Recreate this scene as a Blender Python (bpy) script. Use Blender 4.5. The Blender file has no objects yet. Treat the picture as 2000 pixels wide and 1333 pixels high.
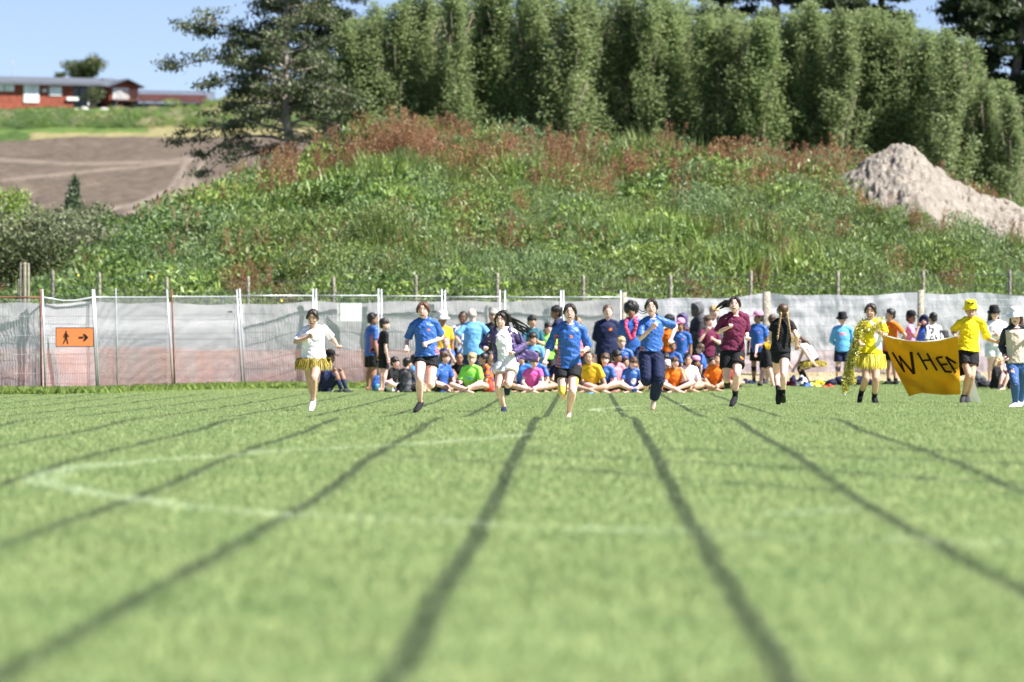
import bpy, math, random
import numpy as np
from mathutils import Vector, Matrix

# ------------------------------------------------------------------ camera, sky, sun, exposure
scene = bpy.context.scene
F = 2000 * 200.0 / 36.0          # focal length in photograph pixels (200 mm lens)
CAMH, VX, HY = 0.90, 1140.0, 675.0
cam_d = bpy.data.cameras.new("camera")
cam_d.lens, cam_d.sensor_width = 200.0, 36.0
cam_d.clip_start, cam_d.clip_end = 0.5, 6000
cam_d.dof.use_dof = True
cam_d.dof.focus_distance = 84.0
cam_d.dof.aperture_fstop = 3.0
cam = bpy.data.objects.new("camera", cam_d)
scene.collection.objects.link(cam)
cam.location = (0, 0, CAMH)
cam.rotation_euler = (math.pi/2 + math.atan((HY-666.5)/F), 0, math.atan((VX-1000)/F))
scene.camera = cam

SUN_EL, SUN_AZ = math.radians(50), math.radians(107)    # azimuth clockwise from +Y (away from camera)
world = bpy.data.worlds.new("World"); scene.world = world
world.use_nodes = True
wn = world.node_tree
bg = wn.nodes["Background"]
sky = wn.nodes.new("ShaderNodeTexSky")
sky.sky_type = 'NISHITA'; sky.sun_disc = False
sky.sun_elevation = SUN_EL; sky.sun_rotation = SUN_AZ
sky.air_density = 0.7; sky.dust_density = 0.0; sky.ozone_density = 3.0; sky.altitude = 800
tint = wn.nodes.new('ShaderNodeMix'); tint.data_type = 'RGBA'; tint.blend_type = 'MULTIPLY'; tint.inputs[0].default_value = 1.0
tint.inputs[7].default_value = (1.0, .93, 1.04, 1)
wn.links.new(sky.outputs[0], tint.inputs[6]); wn.links.new(tint.outputs[2], bg.inputs[0])
bg.inputs[1].default_value = 0.05
sl = bpy.data.lights.new("sun", 'SUN'); sl.energy = 4.9; sl.angle = math.radians(0.5); sl.color = (1.0, 0.965, 0.90)
sun = bpy.data.objects.new("sun", sl); scene.collection.objects.link(sun)
sdir = Vector((math.sin(SUN_AZ)*math.cos(SUN_EL), math.cos(SUN_AZ)*math.cos(SUN_EL), math.sin(SUN_EL)))
sun.rotation_euler = sdir.to_track_quat('Z', 'Y').to_euler()
sun.location = sdir*200
vs = scene.view_settings
vs.view_transform = 'Standard'; vs.look = 'None'; vs.exposure = 1.5; vs.gamma = 1.0
try:
    scene.cycles.max_bounces = 6; scene.cycles.transparent_max_bounces = 16
    scene.cycles.diffuse_bounces = 3; scene.cycles.glossy_bounces = 2
except Exception: pass

# ------------------------------------------------------------------ helpers
rnd = random.Random(7)
NP = np.random.RandomState(11)
COL = scene.collection

def sstep(a, b, t):
    t = np.clip((np.asarray(t, float)-a)/(b-a), 0, 1); return t*t*(3-2*t)

PROF_D = [-60, 0, 15, 25, 32, 36, 40, 45, 50, 54.5, 58.3, 61, 66, 72, 76.8, 92, 115, 140, 400]
PROF_H = [.02, .02, .02, .012, .008, .03, .07, .09, .09, .10, .128, .115, .04, -.03, -.062, -.092, -.108, -.11, -.11]
def ground_z(x, d):
    x = np.asarray(x, float); d = np.asarray(d, float)
    h = np.interp(d, PROF_D, PROF_H)
    h = h - .026*sstep(8, 14, d)       # the grass itself stands on this
    return h + .13*sstep(116, 128, d)*sstep(1.5, 4.0, x)*(1-sstep(135, 150, d))
def PT(px, py, d): return Vector(((px-VX)/F*d, d, CAMH+(HY-py)/F*d))
def WX(px, d): return (px-VX)/F*d
def gz(px, d): return float(ground_z(WX(px, d), d)) + .026

def tag(o, label=None, cat=None, group=None, kind=None):
    if label: o["label"] = label
    if cat: o["category"] = cat
    if group: o["group"] = group
    if kind: o["kind"] = kind
    return o
def link(o, parent=None):
    COL.objects.link(o)
    if parent is not None: o.parent = parent
    return o
def empty(name, loc=(0,0,0), rz=0):
    o = bpy.data.objects.new(name, None); o.location = loc; o.rotation_euler = (0,0,rz); o.empty_display_size = .2
    return link(o)
def mesh_np(name, V, Fc, mats, mi=None, smooth=False):
    """V (n,3); Fc (m,k) array of equal size faces"""
    me = bpy.data.meshes.new(name)
    V = np.asarray(V, np.float32); Fc = np.asarray(Fc, np.int32)
    me.vertices.add(len(V)); me.vertices.foreach_set('co', V.ravel())
    k = Fc.shape[1]; me.loops.add(Fc.size); me.loops.foreach_set('vertex_index', Fc.ravel())
    me.polygons.add(len(Fc)); me.polygons.foreach_set('loop_start', np.arange(0, Fc.size, k, dtype=np.int32))
    try: me.polygons.foreach_set('loop_total', np.full(len(Fc), k, dtype=np.int32))
    except Exception: pass
    for m in (mats if isinstance(mats, (list, tuple)) else [mats]): me.materials.append(m)
    if mi is not None: me.polygons.foreach_set('material_index', np.asarray(mi, np.int32))
    if smooth: me.polygons.foreach_set('use_smooth', np.ones(len(Fc), bool))
    me.update(calc_edges=True); me.validate(); return me

class Acc:
    """collects tubes, ellipsoids, boxes into one mesh"""
    def __init__(s): s.v, s.f, s.m, s.cm = [], [], [], 0
    def add(s, vs, fs):
        b = len(s.v); s.v += [tuple(v) for v in vs]
        for f in fs: s.f.append(tuple(i+b for i in f)); s.m.append(s.cm)
    def tube(s, P, R, R2=None, side=None, n=10, round_=True):
        P = [Vector(p) for p in P]; L = len(P)
        if isinstance(R, (int, float)): R = [R]*L
        if R2 is None: R2 = R
        elif isinstance(R2, (int, float)): R2 = [R2]*L
        T = [(P[min(i+1, L-1)]-P[max(i-1, 0)]).normalized() for i in range(L)]
        if round_:
            a = P[0]-T[0]*min(R[0], R2[0])*.62; z = P[-1]+T[-1]*min(R[-1], R2[-1])*.62
            P = [a]+P+[z]; R = [R[0]*.62]+list(R)+[R[-1]*.62]; R2 = [R2[0]*.62]+list(R2)+[R2[-1]*.62]; T = [T[0]]+T+[T[-1]]; L += 2
        ref = Vector(side) if side is not None else (Vector((1,0,0)) if abs(T[0].x) < .8 else Vector((0,1,0)))
        vs = []
        for i in range(L):
            a = (ref - T[i]*ref.dot(T[i]))
            if a.length < 1e-4: a = T[i].orthogonal()
            a.normalize(); b = T[i].cross(a)
            if side is None: ref = a
            for k in range(n):
                th = 2*math.pi*k/n
                vs.append(P[i]+a*(math.cos(th)*R[i])+b*(math.sin(th)*R2[i]))
        fs = []
        for i in range(L-1):
            for k in range(n):
                k2 = (k+1) % n
                fs.append((i*n+k, i*n+k2, (i+1)*n+k2, (i+1)*n+k))
        fs.append(tuple(range(n-1, -1, -1))); fs.append(tuple((L-1)*n+k for k in range(n)))
        s.add(vs, fs)
    def ell(s, c, r, ax=None, n=12, m=8):
        c = Vector(c)
        if ax is None: ax = (Vector((1,0,0)), Vector((0,1,0)), Vector((0,0,1)))
        vs = []; fs = []
        for i in range(1, m):
            ph = math.pi*i/m
            for k in range(n):
                th = 2*math.pi*k/n
                vs.append(c+ax[0]*(r[0]*math.sin(ph)*math.cos(th))+ax[1]*(r[1]*math.sin(ph)*math.sin(th))+ax[2]*(r[2]*math.cos(ph)))
        t = len(vs); vs += [c+ax[2]*r[2], c-ax[2]*r[2]]
        for i in range(m-2):
            for k in range(n):
                k2 = (k+1) % n
                fs.append((i*n+k, (i+1)*n+k, (i+1)*n+k2, i*n+k2))
        for k in range(n):
            k2 = (k+1) % n
            fs.append((t, k, k2)); fs.append((t+1, (m-2)*n+k2, (m-2)*n+k))
        s.add(vs, fs)
    def box(s, c, h, ax=None):
        c = Vector(c)
        if ax is None: ax = (Vector((1,0,0)), Vector((0,1,0)), Vector((0,0,1)))
        vs = [c+ax[0]*(h[0]*i)+ax[1]*(h[1]*j)+ax[2]*(h[2]*k) for i in (-1,1) for j in (-1,1) for k in (-1,1)]
        s.add(vs, [(0,1,3,2),(4,6,7,5),(0,4,5,1),(2,3,7,6),(0,2,6,4),(1,5,7,3)])
    def poly(s, pts): s.add(pts, [tuple(range(len(pts)))])
    def me(s, name, mats, smooth=True):
        me = bpy.data.meshes.new(name); me.from_pydata(s.v, [], s.f)
        for m in (mats if isinstance(mats, (list, tuple)) else [mats]): me.materials.append(m)
        me.polygons.foreach_set('material_index', s.m)
        if smooth: me.polygons.foreach_set('use_smooth', [True]*len(s.f))
        me.update(); return me
    def obj(s, name, mats, parent=None, smooth=True):
        return link(bpy.data.objects.new(name, s.me(name, mats, smooth)), parent)

def boxobj(name, mat, lo, hi, parent=None, bevel=0):
    a = Acc(); c = [(lo[i]+hi[i])/2 for i in range(3)]; h = [abs(hi[i]-lo[i])/2 for i in range(3)]
    a.box(c, h); return a.obj(name, mat, parent, smooth=False)

# ---- node helper
class NT:
    def __init__(s, name):
        s.mat = bpy.data.materials.new(name); s.mat.use_nodes = True
        s.t = s.mat.node_tree; s.t.nodes.clear()
        s.out = s.t.nodes.new('ShaderNodeOutputMaterial')
    def set(s, inp, v):
        if isinstance(v, bpy.types.NodeSocket): s.t.links.new(v, inp)
        elif isinstance(v, (tuple, list)) and inp.type == 'RGBA' and len(v) == 3: inp.default_value = (*v, 1)
        else: inp.default_value = v
    def n(s, typ, ins=None, **props):
        nd = s.t.nodes.new(typ)
        for k, v in props.items(): setattr(nd, k, v)
        for k, v in (ins or {}).items(): s.set(nd.inputs[k], v)
        return nd
    def m(s, op, a, b=0.0, c=None):
        nd = s.t.nodes.new('ShaderNodeMath'); nd.operation = op
        s.set(nd.inputs[0], a); s.set(nd.inputs[1], b)
        if c is not None: s.set(nd.inputs[2], c)
        return nd.outputs[0]
    def ss(s, a, b, v):   # smoothstep a->b gives 0->1
        nd = s.t.nodes.new('ShaderNodeMapRange'); nd.interpolation_type = 'SMOOTHSTEP'
        s.set(nd.inputs[0], v); nd.inputs[1].default_value = a; nd.inputs[2].default_value = b
        return nd.outputs[0]
    def mix(s, f, a, b, mode='MIX'):
        nd = s.t.nodes.new('ShaderNodeMix'); nd.data_type = 'RGBA'; nd.blend_type = mode
        s.set(nd.inputs[0], f); s.set(nd.inputs[6], a); s.set(nd.inputs[7], b)
        return nd.outputs[2]
    def noise(s, scale, vec=None, detail=3, rough=.55, out=0):
        nd = s.n('ShaderNodeTexNoise', {'Scale': scale, 'Detail': detail, 'Roughness': rough})
        if vec is not None: s.t.links.new(vec, nd.inputs['Vector'])
        return nd.outputs[out]
    def pr(s, **ins):
        nd = s.t.nodes.new('ShaderNodeBsdfPrincipled')
        for k, v in ins.items():
            k = {'color': 'Base Color', 'rough': 'Roughness', 'spec': 'Specular IOR Level', 'metal': 'Metallic', 'normal': 'Normal',
                 'sss': 'Subsurface Weight', 'alpha': 'Alpha', 'sheen': 'Sheen Weight'}.get(k, k)
            s.set(nd.inputs[k], v)
        return nd
    def done(s, sh):
        s.t.links.new(sh if isinstance(sh, bpy.types.NodeSocket) else sh.outputs[0], s.out.inputs[0]); return s.mat

def mat_simple(name, col, rough=.7, spec=.3, var=.15, vscale=8, bump=0.0, bscale=60, metal=0.0, sss=0.0):
    t = NT(name); obj = t.n('ShaderNodeTexCoord').outputs['Object']
    nz = t.noise(vscale, obj, 4)
    c2 = tuple(min(1, c*(1-var)) for c in col); c1 = tuple(min(1, c*(1+var)) for c in col)
    c = t.mix(t.ss(.3, .7, nz), c2, c1)
    p = t.pr(color=c, rough=rough, spec=spec, metal=metal)
    if sss: p.inputs['Subsurface Weight'].default_value = sss; p.inputs['Subsurface Radius'].default_value = (.012, .004, .002); p.inputs['Subsurface Scale'].default_value = 1
    if bump:
        b = t.n('ShaderNodeBump', {'Strength': bump, 'Distance': .01, 'Height': t.noise(bscale, obj, 4)})
        t.set(p.inputs['Normal'], b.outputs[0])
    return t.done(p)

def mat_leaf(name, c1, c2, c3=None, trans=.3, rough=.5, spec=.35, patch=None):
    """leaf cards: colour varies by leaf, plant and place"""
    t = NT(name)
    isl = t.n('ShaderNodeNewGeometry'); ri = isl.outputs['Random Per Island']
    oi = t.n('ShaderNodeObjectInfo').outputs['Random']
    c = t.mix(ri, c1, c2)
    if c3 is not None: c = t.mix(t.ss(.35, .9, oi), c, c3)
    v = t.m('MULTIPLY_ADD', oi, .35, .82)
    c = t.mix(1.0, c, t.n('ShaderNodeCombineColor', {0: v, 1: v, 2: v}).outputs[0], 'MULTIPLY')
    p = t.pr(color=c, rough=rough, spec=spec)
    tr = t.n('ShaderNodeBsdfTranslucent', {'Color': t.mix(.5, c, tuple(min(1, x*1.6) for x in c2))})
    return t.done(t.n('ShaderNodeMixShader', {0: trans, 1: p.outputs[0], 2: tr.outputs[0]}))

def cards(C, L, W, rs, up=0.0, dirs=None):
    """leaf quads: centres C (n,3), lengths, widths; returns V,F (diamond-ish quads)"""
    n = len(C); L = np.broadcast_to(L, n); W = np.broadcast_to(W, n)
    if dirs is None:
        D = rs.normal(size=(n, 3)); D[:, 2] += up
    else: D = dirs + rs.normal(size=(n, 3))*.25
    D /= np.linalg.norm(D, axis=1)[:, None]
    N = rs.normal(size=(n, 3)); S = np.cross(D, N); S /= np.linalg.norm(S, axis=1)[:, None]+1e-9
    a = C-D*L[:, None]/2; b = C+D*L[:, None]/2; m = C-D*L[:, None]*.05
    V = np.stack([a, m+S*W[:, None]/2, b, m-S*W[:, None]/2], 1).reshape(-1, 3)
    return V, np.arange(4*n).reshape(n, 4)

def points_gn(name, P, rot, scl, idx, meshes, mats_label=None):
    """one object: a point mesh whose geometry nodes place plant meshes"""
    me = bpy.data.meshes.new(name); me.vertices.add(len(P)); me.vertices.foreach_set('co', np.asarray(P, np.float32).ravel())
    for nm, ty, arr in (('rot', 'FLOAT_VECTOR', rot), ('scl', 'FLOAT_VECTOR', scl)):
        at = me.attributes.new(nm, ty, 'POINT'); at.data.foreach_set('vector', np.asarray(arr, np.float32).ravel())
    at = me.attributes.new('idx', 'INT', 'POINT'); at.data.foreach_set('value', np.asarray(idx, np.int32))
    me.update()
    coll = bpy.data.collections.new(name+'_kinds')
    for i, m in enumerate(meshes):
        coll.objects.link(bpy.data.objects.new('%s_kind_%02d' % (name, i), m))
    o = link(bpy.data.objects.new(name, me))
    g = bpy.data.node_groups.new(name, 'GeometryNodeTree')
    g.interface.new_socket('Geometry', in_out='INPUT', socket_type='NodeSocketGeometry')
    g.interface.new_socket('Geometry', in_out='OUTPUT', socket_type='NodeSocketGeometry')
    gi = g.nodes.new('NodeGroupInput'); go = g.nodes.new('NodeGroupOutput')
    ip = g.nodes.new('GeometryNodeInstanceOnPoints'); ci = g.nodes.new('GeometryNodeCollectionInfo')
    ci.inputs['Collection'].default_value = coll; ci.inputs['Separate Children'].default_value = True; ci.inputs['Reset Children'].default_value = True
    def na(n, ty):
        a = g.nodes.new('GeometryNodeInputNamedAttribute'); a.data_type = ty; a.inputs[0].default_value = n; return a.outputs[0]
    L = g.links.new
    L(gi.outputs[0], ip.inputs['Points']); L(ci.outputs[0], ip.inputs['Instance']); ip.inputs['Pick Instance'].default_value = True
    L(na('idx', 'INT'), ip.inputs['Instance Index'])
    e2r = g.nodes.new('FunctionNodeEulerToRotation'); L(na('rot', 'FLOAT_VECTOR'), e2r.inputs[0]); L(e2r.outputs[0], ip.inputs['Rotation'])
    L(na('scl', 'FLOAT_VECTOR'), ip.inputs['Scale'])
    L(ip.outputs[0], go.inputs[0])
    md = o.modifiers.new('scatter', 'NODES'); md.node_group = g
    return o

def vnoise(x, y, seed=0, octs=4):
    """cheap smooth value noise, numpy"""
    x = np.asarray(x, float); y = np.asarray(y, float); out = 0; amp = 1; tot = 0
    for o in range(octs):
        xi = np.floor(x).astype(int); yi = np.floor(y).astype(int); fx = x-xi; fy = y-yi
        fx = fx*fx*(3-2*fx); fy = fy*fy*(3-2*fy)
        def h(a, b):
            n = (a*374761393 + b*668265263 + (seed+o)*974634777) & 0x7fffffff
            n = ((n ^ (n >> 13))*1274126177) & 0x7fffffff
            return ((n ^ (n >> 16)) & 0xffff)/65535.0
        v = (h(xi, yi)*(1-fx)+h(xi+1, yi)*fx)*(1-fy)+(h(xi, yi+1)*(1-fx)+h(xi+1, yi+1)*fx)*fy
        out = out+v*amp; tot += amp; amp *= .5; x = x*2.03+5; y = y*2.03+9
    return out/tot
# ------------------------------------------------------------------ the playing field
LN = 1.05; LX0 = -.487*LN
def lawn_material(name, blade):
    t = NT(name)
    pos = t.n('ShaderNodeNewGeometry').outputs['Position']
    sp = t.n('ShaderNodeSeparateXYZ', {0: pos}); X, Y = sp.outputs[0], sp.outputs[1]
    flat = t.n('ShaderNodeCombineXYZ', {0: X, 1: Y, 2: 0.0}).outputs[0]
    nb = t.noise(.35, flat, 4); nm = t.noise(2.2, flat, 4); nf = t.noise(15.0, t.n('ShaderNodeMapping', {0: flat, 3: (1.5, .5, 1.0)}).outputs[0], 4, .7)
    g1, g2, g3 = (.255, .36, .150), (.355, .425, .205), (.20, .315, .125)
    c = t.mix(t.ss(.32, .68, nm), g1, g2)
    c = t.mix(t.m('MULTIPLY', t.ss(.5, .75, nb), .7), c, g3)
    c = t.mix(t.m('MULTIPLY', t.ss(.54, .72, nf), .5), c, (.50, .53, .27)); c = t.mix(t.m('MULTIPLY', t.ss(.47, .30, nf), .52), c, (.10, .165, .045))
    if blade:
        ri = t.n('ShaderNodeNewGeometry').outputs['Random Per Island']
        c = t.mix(t.ss(.55, 1.0, ri), c, (.55, .60, .30))
        c = t.mix(t.ss(.35, 0.0, ri), c, (.08, .14, .035))
    # mown / burnt dark lane lines
    wob = t.m('MULTIPLY_ADD', t.noise(.33, t.n('ShaderNodeCombineXYZ', {0: t.m('FLOOR', t.m('DIVIDE', X, LN)), 1: Y, 2: 0.0}).outputs[0], 2), .06, -.03)
    xr = t.m('DIVIDE', t.m('SUBTRACT', t.m('ADD', X, wob), LX0), LN)
    fr = t.m('SUBTRACT', xr, t.m('ROUND', xr))
    dist = t.m('MULTIPLY', t.m('ABSOLUTE', fr), LN)
    edge = t.m('MULTIPLY_ADD', nf, .03, -.015)
    dist = t.m('ADD', dist, edge)
    dark = t.m('MULTIPLY', t.m('SUBTRACT', 1.0, t.ss(.030, .058, dist)), t.m('LESS_THAN', X, 3.0))
    dark = t.m('MULTIPLY', dark, t.ss(121.0, 116.0, Y))
    for x0, y0, sl, x1 in ((-1.64, 43.3, -2.7, 1.6), (-.54, 43.9, -2.35, 3.2), (.56, 45.2, -2.0, 4.5), (1.66, 45.5, -1.1, 5.0)):
        yy = t.m('MULTIPLY_ADD', t.m('SUBTRACT', X, x0), sl, y0)
        dd = t.m('MULTIPLY', t.m('ABSOLUTE', t.m('SUBTRACT', t.m('ADD', Y, t.m('MULTIPLY', nm, .5)), yy)), .36)
        m_ = t.m('MULTIPLY', t.m('SUBTRACT', 1.0, t.ss(.04, .13, dd)), t.m('MULTIPLY', t.m('GREATER_THAN', X, x0), t.m('LESS_THAN', X, x1)))
        dark = t.m('MAXIMUM', dark, t.m('MULTIPLY', m_, .8))
    dk = t.mix(t.ss(.3, .7, nf), (.060, .088, .058), (.115, .150, .090))
    dark = t.m('MULTIPLY', dark, t.m('MULTIPLY', t.m('MULTIPLY_ADD', t.ss(.38, .6, nf), .25, .66), t.m('MULTIPLY_ADD', t.ss(.35, .6, nm), .25, .80)))
    c = t.mix(dark, c, dk)
    # white painted curves, given as x = g(y)
    def curve(pts, y0, y1, wd, strength):
        nonlocal c
        fc = t.t.nodes.new('ShaderNodeFloatCurve'); cv = fc.mapping.curves[0]
        fc.mapping.use_clip = False; fc.mapping.extend = 'HORIZONTAL'
        P = [((y-y0)/(y1-y0), (x+5)/10) for y, x in pts]
        cv.points[0].location = P[0]; cv.points[1].location = P[-1]
        for p in P[1:-1]: cv.points.new(*p)
        fc.mapping.update()
        u = t.m('DIVIDE', t.m('SUBTRACT', Y, y0), y1-y0)
        t.set(fc.inputs[1], u)
        gx = t.m('MULTIPLY_ADD', fc.outputs[0], 10.0, -5.0)
        d2 = t.m('ABSOLUTE', t.m('SUBTRACT', X, gx))
        inside = t.m('MULTIPLY', t.m('GREATER_THAN', Y, y0), t.m('LESS_THAN', Y, y1))
        k = t.m('MULTIPLY', t.m('SUBTRACT', 1.0, t.ss(wd*.6, wd, d2)), inside)
        k = t.m('MULTIPLY', k, t.m('MULTIPLY_ADD', t.ss(.35, .62, nm), .65, .35))
        k = t.m('MULTIPLY', k, strength)
        c = t.mix(k, c, (.62, .70, .50))
    curve([(24.8, 2.75), (25.7, 1.75), (26.7, .86), (28.5, -.36), (30.3, -1.64), (33.0, -2.6), (34.6, -3.08), (35.8, -3.38), (37.2, -3.52), (38.8, -3.52), (40.6, -3.25), (43.0, -2.6), (47.8, -1.2), (52, -.5)], 24.8, 52, .155, .55)
    curve([(80.5, 2.3), (81.5, 1.35), (83, .6), (85.5, .20), (88, .22), (92, .8), (97, 2.2), (101, 4.0)], 80.5, 101, .14, .6)
    curve([(30.1, .95), (30.6, 1.25), (31.2, 1.4)], 30.1, 31.2, .2, .5)
    p = t.pr(color=c, rough=.55, spec=.25)
    if blade:
        tr = t.n('ShaderNodeBsdfTranslucent', {'Color': c})
        return t.done(t.n('ShaderNodeMixShader', {0: .45, 1: p.outputs[0], 2: tr.outputs[0]}))
    b = t.n('ShaderNodeBump', {'Strength': .6, 'Distance': .03, 'Height': t.noise(45, flat, 4)})
    t.set(p.inputs['Normal'], b.outputs[0])
    return t.done(p)
M_lawn = lawn_material('lawn', False); M_blade = lawn_material('grass_blades', True)

xs = np.concatenate([np.linspace(-400, -30, 12), np.linspace(-28, 28, 57), np.linspace(30, 400, 12)])
ys = np.concatenate([np.linspace(-60, 6, 12), np.linspace(8, 140, 133), np.linspace(150, 1500, 12)])
GX, GY = np.meshgrid(xs, ys); GZ = ground_z(GX, GY)
V = np.stack([GX, GY, GZ], -1).reshape(-1, 3); nx = len(xs)
ii = np.array([[j*nx+i, j*nx+i+1, (j+1)*nx+i+1, (j+1)*nx+i] for j in range(len(ys)-1) for i in range(nx-1)])
tag(link(bpy.data.objects.new('ground', mesh_np('ground', V, ii, M_lawn, smooth=True))), kind='structure')

def blade_patch(name, n, h0, h1, w, rs, size=1.06, lean=.5, mat=None):
    C = np.stack([rs.uniform(-size/2, size/2, n), rs.uniform(-size/2, size/2, n), np.zeros(n)], 1)
    cl = vnoise(C[:, 0]*20+50, C[:, 1]*12+50, int(rs.randint(99)), 2)
    h = rs.uniform(h0, h1, n)*(.75+.75*np.clip((cl-.35)/.35, 0, 1)); a = rs.uniform(0, 2*np.pi, n); S = np.stack([np.cos(a), np.sin(a), 0*a], 1)*w/2
    b = rs.uniform(0, 2*np.pi, n); l = rs.uniform(.1, lean, n)*h
    T = C+np.stack([np.cos(b)*l, np.sin(b)*l, h], 1); Mi = C+np.stack([np.cos(b)*l*.3, np.sin(b)*l*.3, h*.55], 1)
    V = np.stack([C-S, C+S, Mi+S*.8, T, Mi-S*.8], 1).reshape(-1, 3)
    return mesh_np(name, V, np.arange(5*n).reshape(n, 5), mat or M_blade)
rs = np.random.RandomState(3)
patches = [blade_patch('turf_%d' % i, 2600, .014, .034, .006, rs, lean=.9) for i in range(4)]
P = []
for d in np.arange(10.5, 139, 1.0):
    w0 = WX(0, d)-2.2; w1 = WX(2000, d)+2.2
    for x in np.arange(math.floor(w0), w1+1, 1.0): P.append((x+rnd.uniform(-.03,.03), d+rnd.uniform(-.03,.03)))
P = np.array(P); Z = ground_z(P[:, 0], P[:, 1])-.001
n = len(P); e = .5
sx = (ground_z(P[:, 0]+e, P[:, 1])-ground_z(P[:, 0]-e, P[:, 1])); sy = (ground_z(P[:, 0], P[:, 1]+e)-ground_z(P[:, 0], P[:, 1]-e))
rot = np.zeros((n, 3)); q = rs.randint(0, 4, n); rot[:, 2] = q*np.pi/2
a = np.arctan(sy); rot[:, 0] = np.where(q == 0, a, np.where(q == 2, -a, 0)); rot[:, 1] = np.where(q == 1, a, np.where(q == 3, -a, 0))*1
sc = np.ones((n, 3)); sc[:, 2] = rs.uniform(.85, 1.25, n)
rot[:, :2] = 0
tag(points_gn('grass', np.column_stack([P, Z]), rot, sc, rs.randint(0, 4, n), patches), kind='stuff')

# long uncut grass along the foot of the fence
M_long = mat_leaf('long_grass_blades', (.20, .33, .07), (.38, .48, .16), (.28, .40, .12), trans=.4)
tuft = []
for k in range(3):
    n_ = 90; C = np.column_stack([rs.normal(0, .09, n_), rs.normal(0, .09, n_), np.zeros(n_)])
    h = rs.uniform(.10, .30, n_); b = rs.uniform(0, 2*np.pi, n_); l = rs.uniform(.1, .8, n_)*h
    D = np.stack([np.cos(b), np.sin(b), 0*b], 1); S = np.stack([-np.sin(b), np.cos(b), 0*b], 1)*.006
    M1 = C+D*(l*.3)[:, None]; M1[:, 2] = h*.6; T = C+D*l[:, None]; T[:, 2] = h
    tuft.append(mesh_np('long_tuft_%d' % k, np.stack([C-S, C+S, M1+S*.8, T, M1-S*.8], 1).reshape(-1, 3), np.arange(5*n_).reshape(n_, 5), M_long))
pp = []
for px in np.arange(-150, 1230, 2.6):
    dens = 4 if px < 745 else 1
    for k in range(dens):
        d0 = np.interp(px, [0, 80, 190, 338, 475, 1213], [117.2, 117.6, 119.2, 127.2, 132.8, 135.4])
        d = d0+rs.uniform(-.55, 1.0); pp.append((WX(px+rs.uniform(-4, 4), d), d))
for px in np.arange(1225, 2150, 4): d = 136+rs.uniform(-1.2, 1.2); pp.append((WX(px, d), d))
pp = np.array(pp); n = len(pp)
sc = rs.uniform(.25, .75, n)*np.where(pp[:, 0] > -3.9, .45, 1)
tag(points_gn('long_grass', np.column_stack([pp, ground_z(pp[:, 0], pp[:, 1])]), np.column_stack([np.zeros(n), np.zeros(n), rs.uniform(0, 6, n)]), np.stack([sc]*3, 1), rs.randint(0, 3, n), tuft), kind='stuff')
# ------------------------------------------------------------------ weed-covered mound behind the field
CR = np.array([(-900, 640), (-400, 620), (-50, 590), (100, 560), (200, 520), (340, 437), (450, 372), (640, 322), (700, 287), (815, 262), (900, 292), (1000, 308), (1200, 316), (1400, 330), (1650, 345), (1800, 372), (2000, 455), (2150, 500), (2500, 560), (3000, 600)], float)
YC = 176.0
crx = (CR[:, 0]-VX)/F*YC; crz = CAMH+(HY-CR[:, 1]-12-16*(CR[:, 0] < 600))/F*YC
def mound_z(x, y):
    x = np.asarray(x, float); y = np.asarray(y, float)
    zc = np.interp(x, crx, crz) + .25*(vnoise(x*.5, y*.2, 5)-.5)
    t = np.clip((y-139)/(YC-139), 0, 1)
    up = t**.85
    down = 1-.18*sstep(YC+1, 200, y)-.82*sstep(225, 262, y)
    return -.3+(zc+.3)*np.where(y < YC, up, down)+(.35*(vnoise(x*.35, y*.35, 9)-.5)+.75*(vnoise(x*.75, y*.45, 19, 2)-.5))*sstep(139, 146, y)*(1-.6*sstep(170, 178, y))
def soil_mat(name, c1, c2, c3, s=1.0):
    t = NT(name); pos = t.n('ShaderNodeNewGeometry').outputs['Position']
    c = t.mix(t.ss(.3, .7, t.noise(.8*s, pos, 5)), c1, c2); c = t.mix(t.ss(.55, .75, t.noise(4*s, pos, 4)), c, c3)
    p = t.pr(color=c, rough=.9, spec=.1)
    t.set(p.inputs['Normal'], t.n('ShaderNodeBump', {'Strength': .8, 'Distance': .15, 'Height': t.noise(5*s, pos, 5)}).outputs[0])
    return t.done(p)
M_msoil = soil_mat('mound_soil', (.03, .045, .018), (.05, .065, .025), (.06, .05, .03))
xs = np.linspace(-36, 34, 141); ys = np.linspace(138, 264, 127)
GX, GY = np.meshgrid(xs, ys); GZ = mound_z(GX, GY); nx = len(xs)
grid = lambda nx, ny: np.array([[j*nx+i, j*nx+i+1, (j+1)*nx+i+1, (j+1)*nx+i] for j in range(ny-1) for i in range(nx-1)])
tag(link(bpy.data.objects.new('mound_terrain', mesh_np('mound_terrain', np.stack([GX, GY, GZ], -1).reshape(-1, 3), grid(nx, len(ys)), M_msoil, smooth=True))), kind='structure')

# ------------------------------------------------------------------ plant kinds for the weeds
rs = np.random.RandomState(5)
M_w1 = mat_leaf('weed_leaf_bright', (.125, .205, .040), (.24, .33, .08), (.19, .265, .055), trans=.22)
M_w2 = mat_leaf('weed_leaf_deep', (.05, .11, .025), (.15, .24, .06), (.10, .165, .04), trans=.2)
M_ol = mat_leaf('weed_leaf_olive', (.085, .135, .03), (.21, .27, .075), (.14, .19, .05), trans=.2)
M_w3 = mat_leaf('weed_leaf_grey', (.09, .15, .06), (.22, .30, .13), (.15, .215, .085))
M_rust = mat_leaf('dock_seed_rust', (.15, .060, .032), (.32, .155, .085), (.25, .14, .06), trans=.15)
M_rust2 = mat_leaf('dock_seed_brown', (.13, .075, .03), (.24, .15, .065), (.15, .12, .04), trans=.15)
M_yel = mat_leaf('weed_flower_yellow', (.75, .60, .03), (.85, .72, .06), trans=.1)
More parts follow.
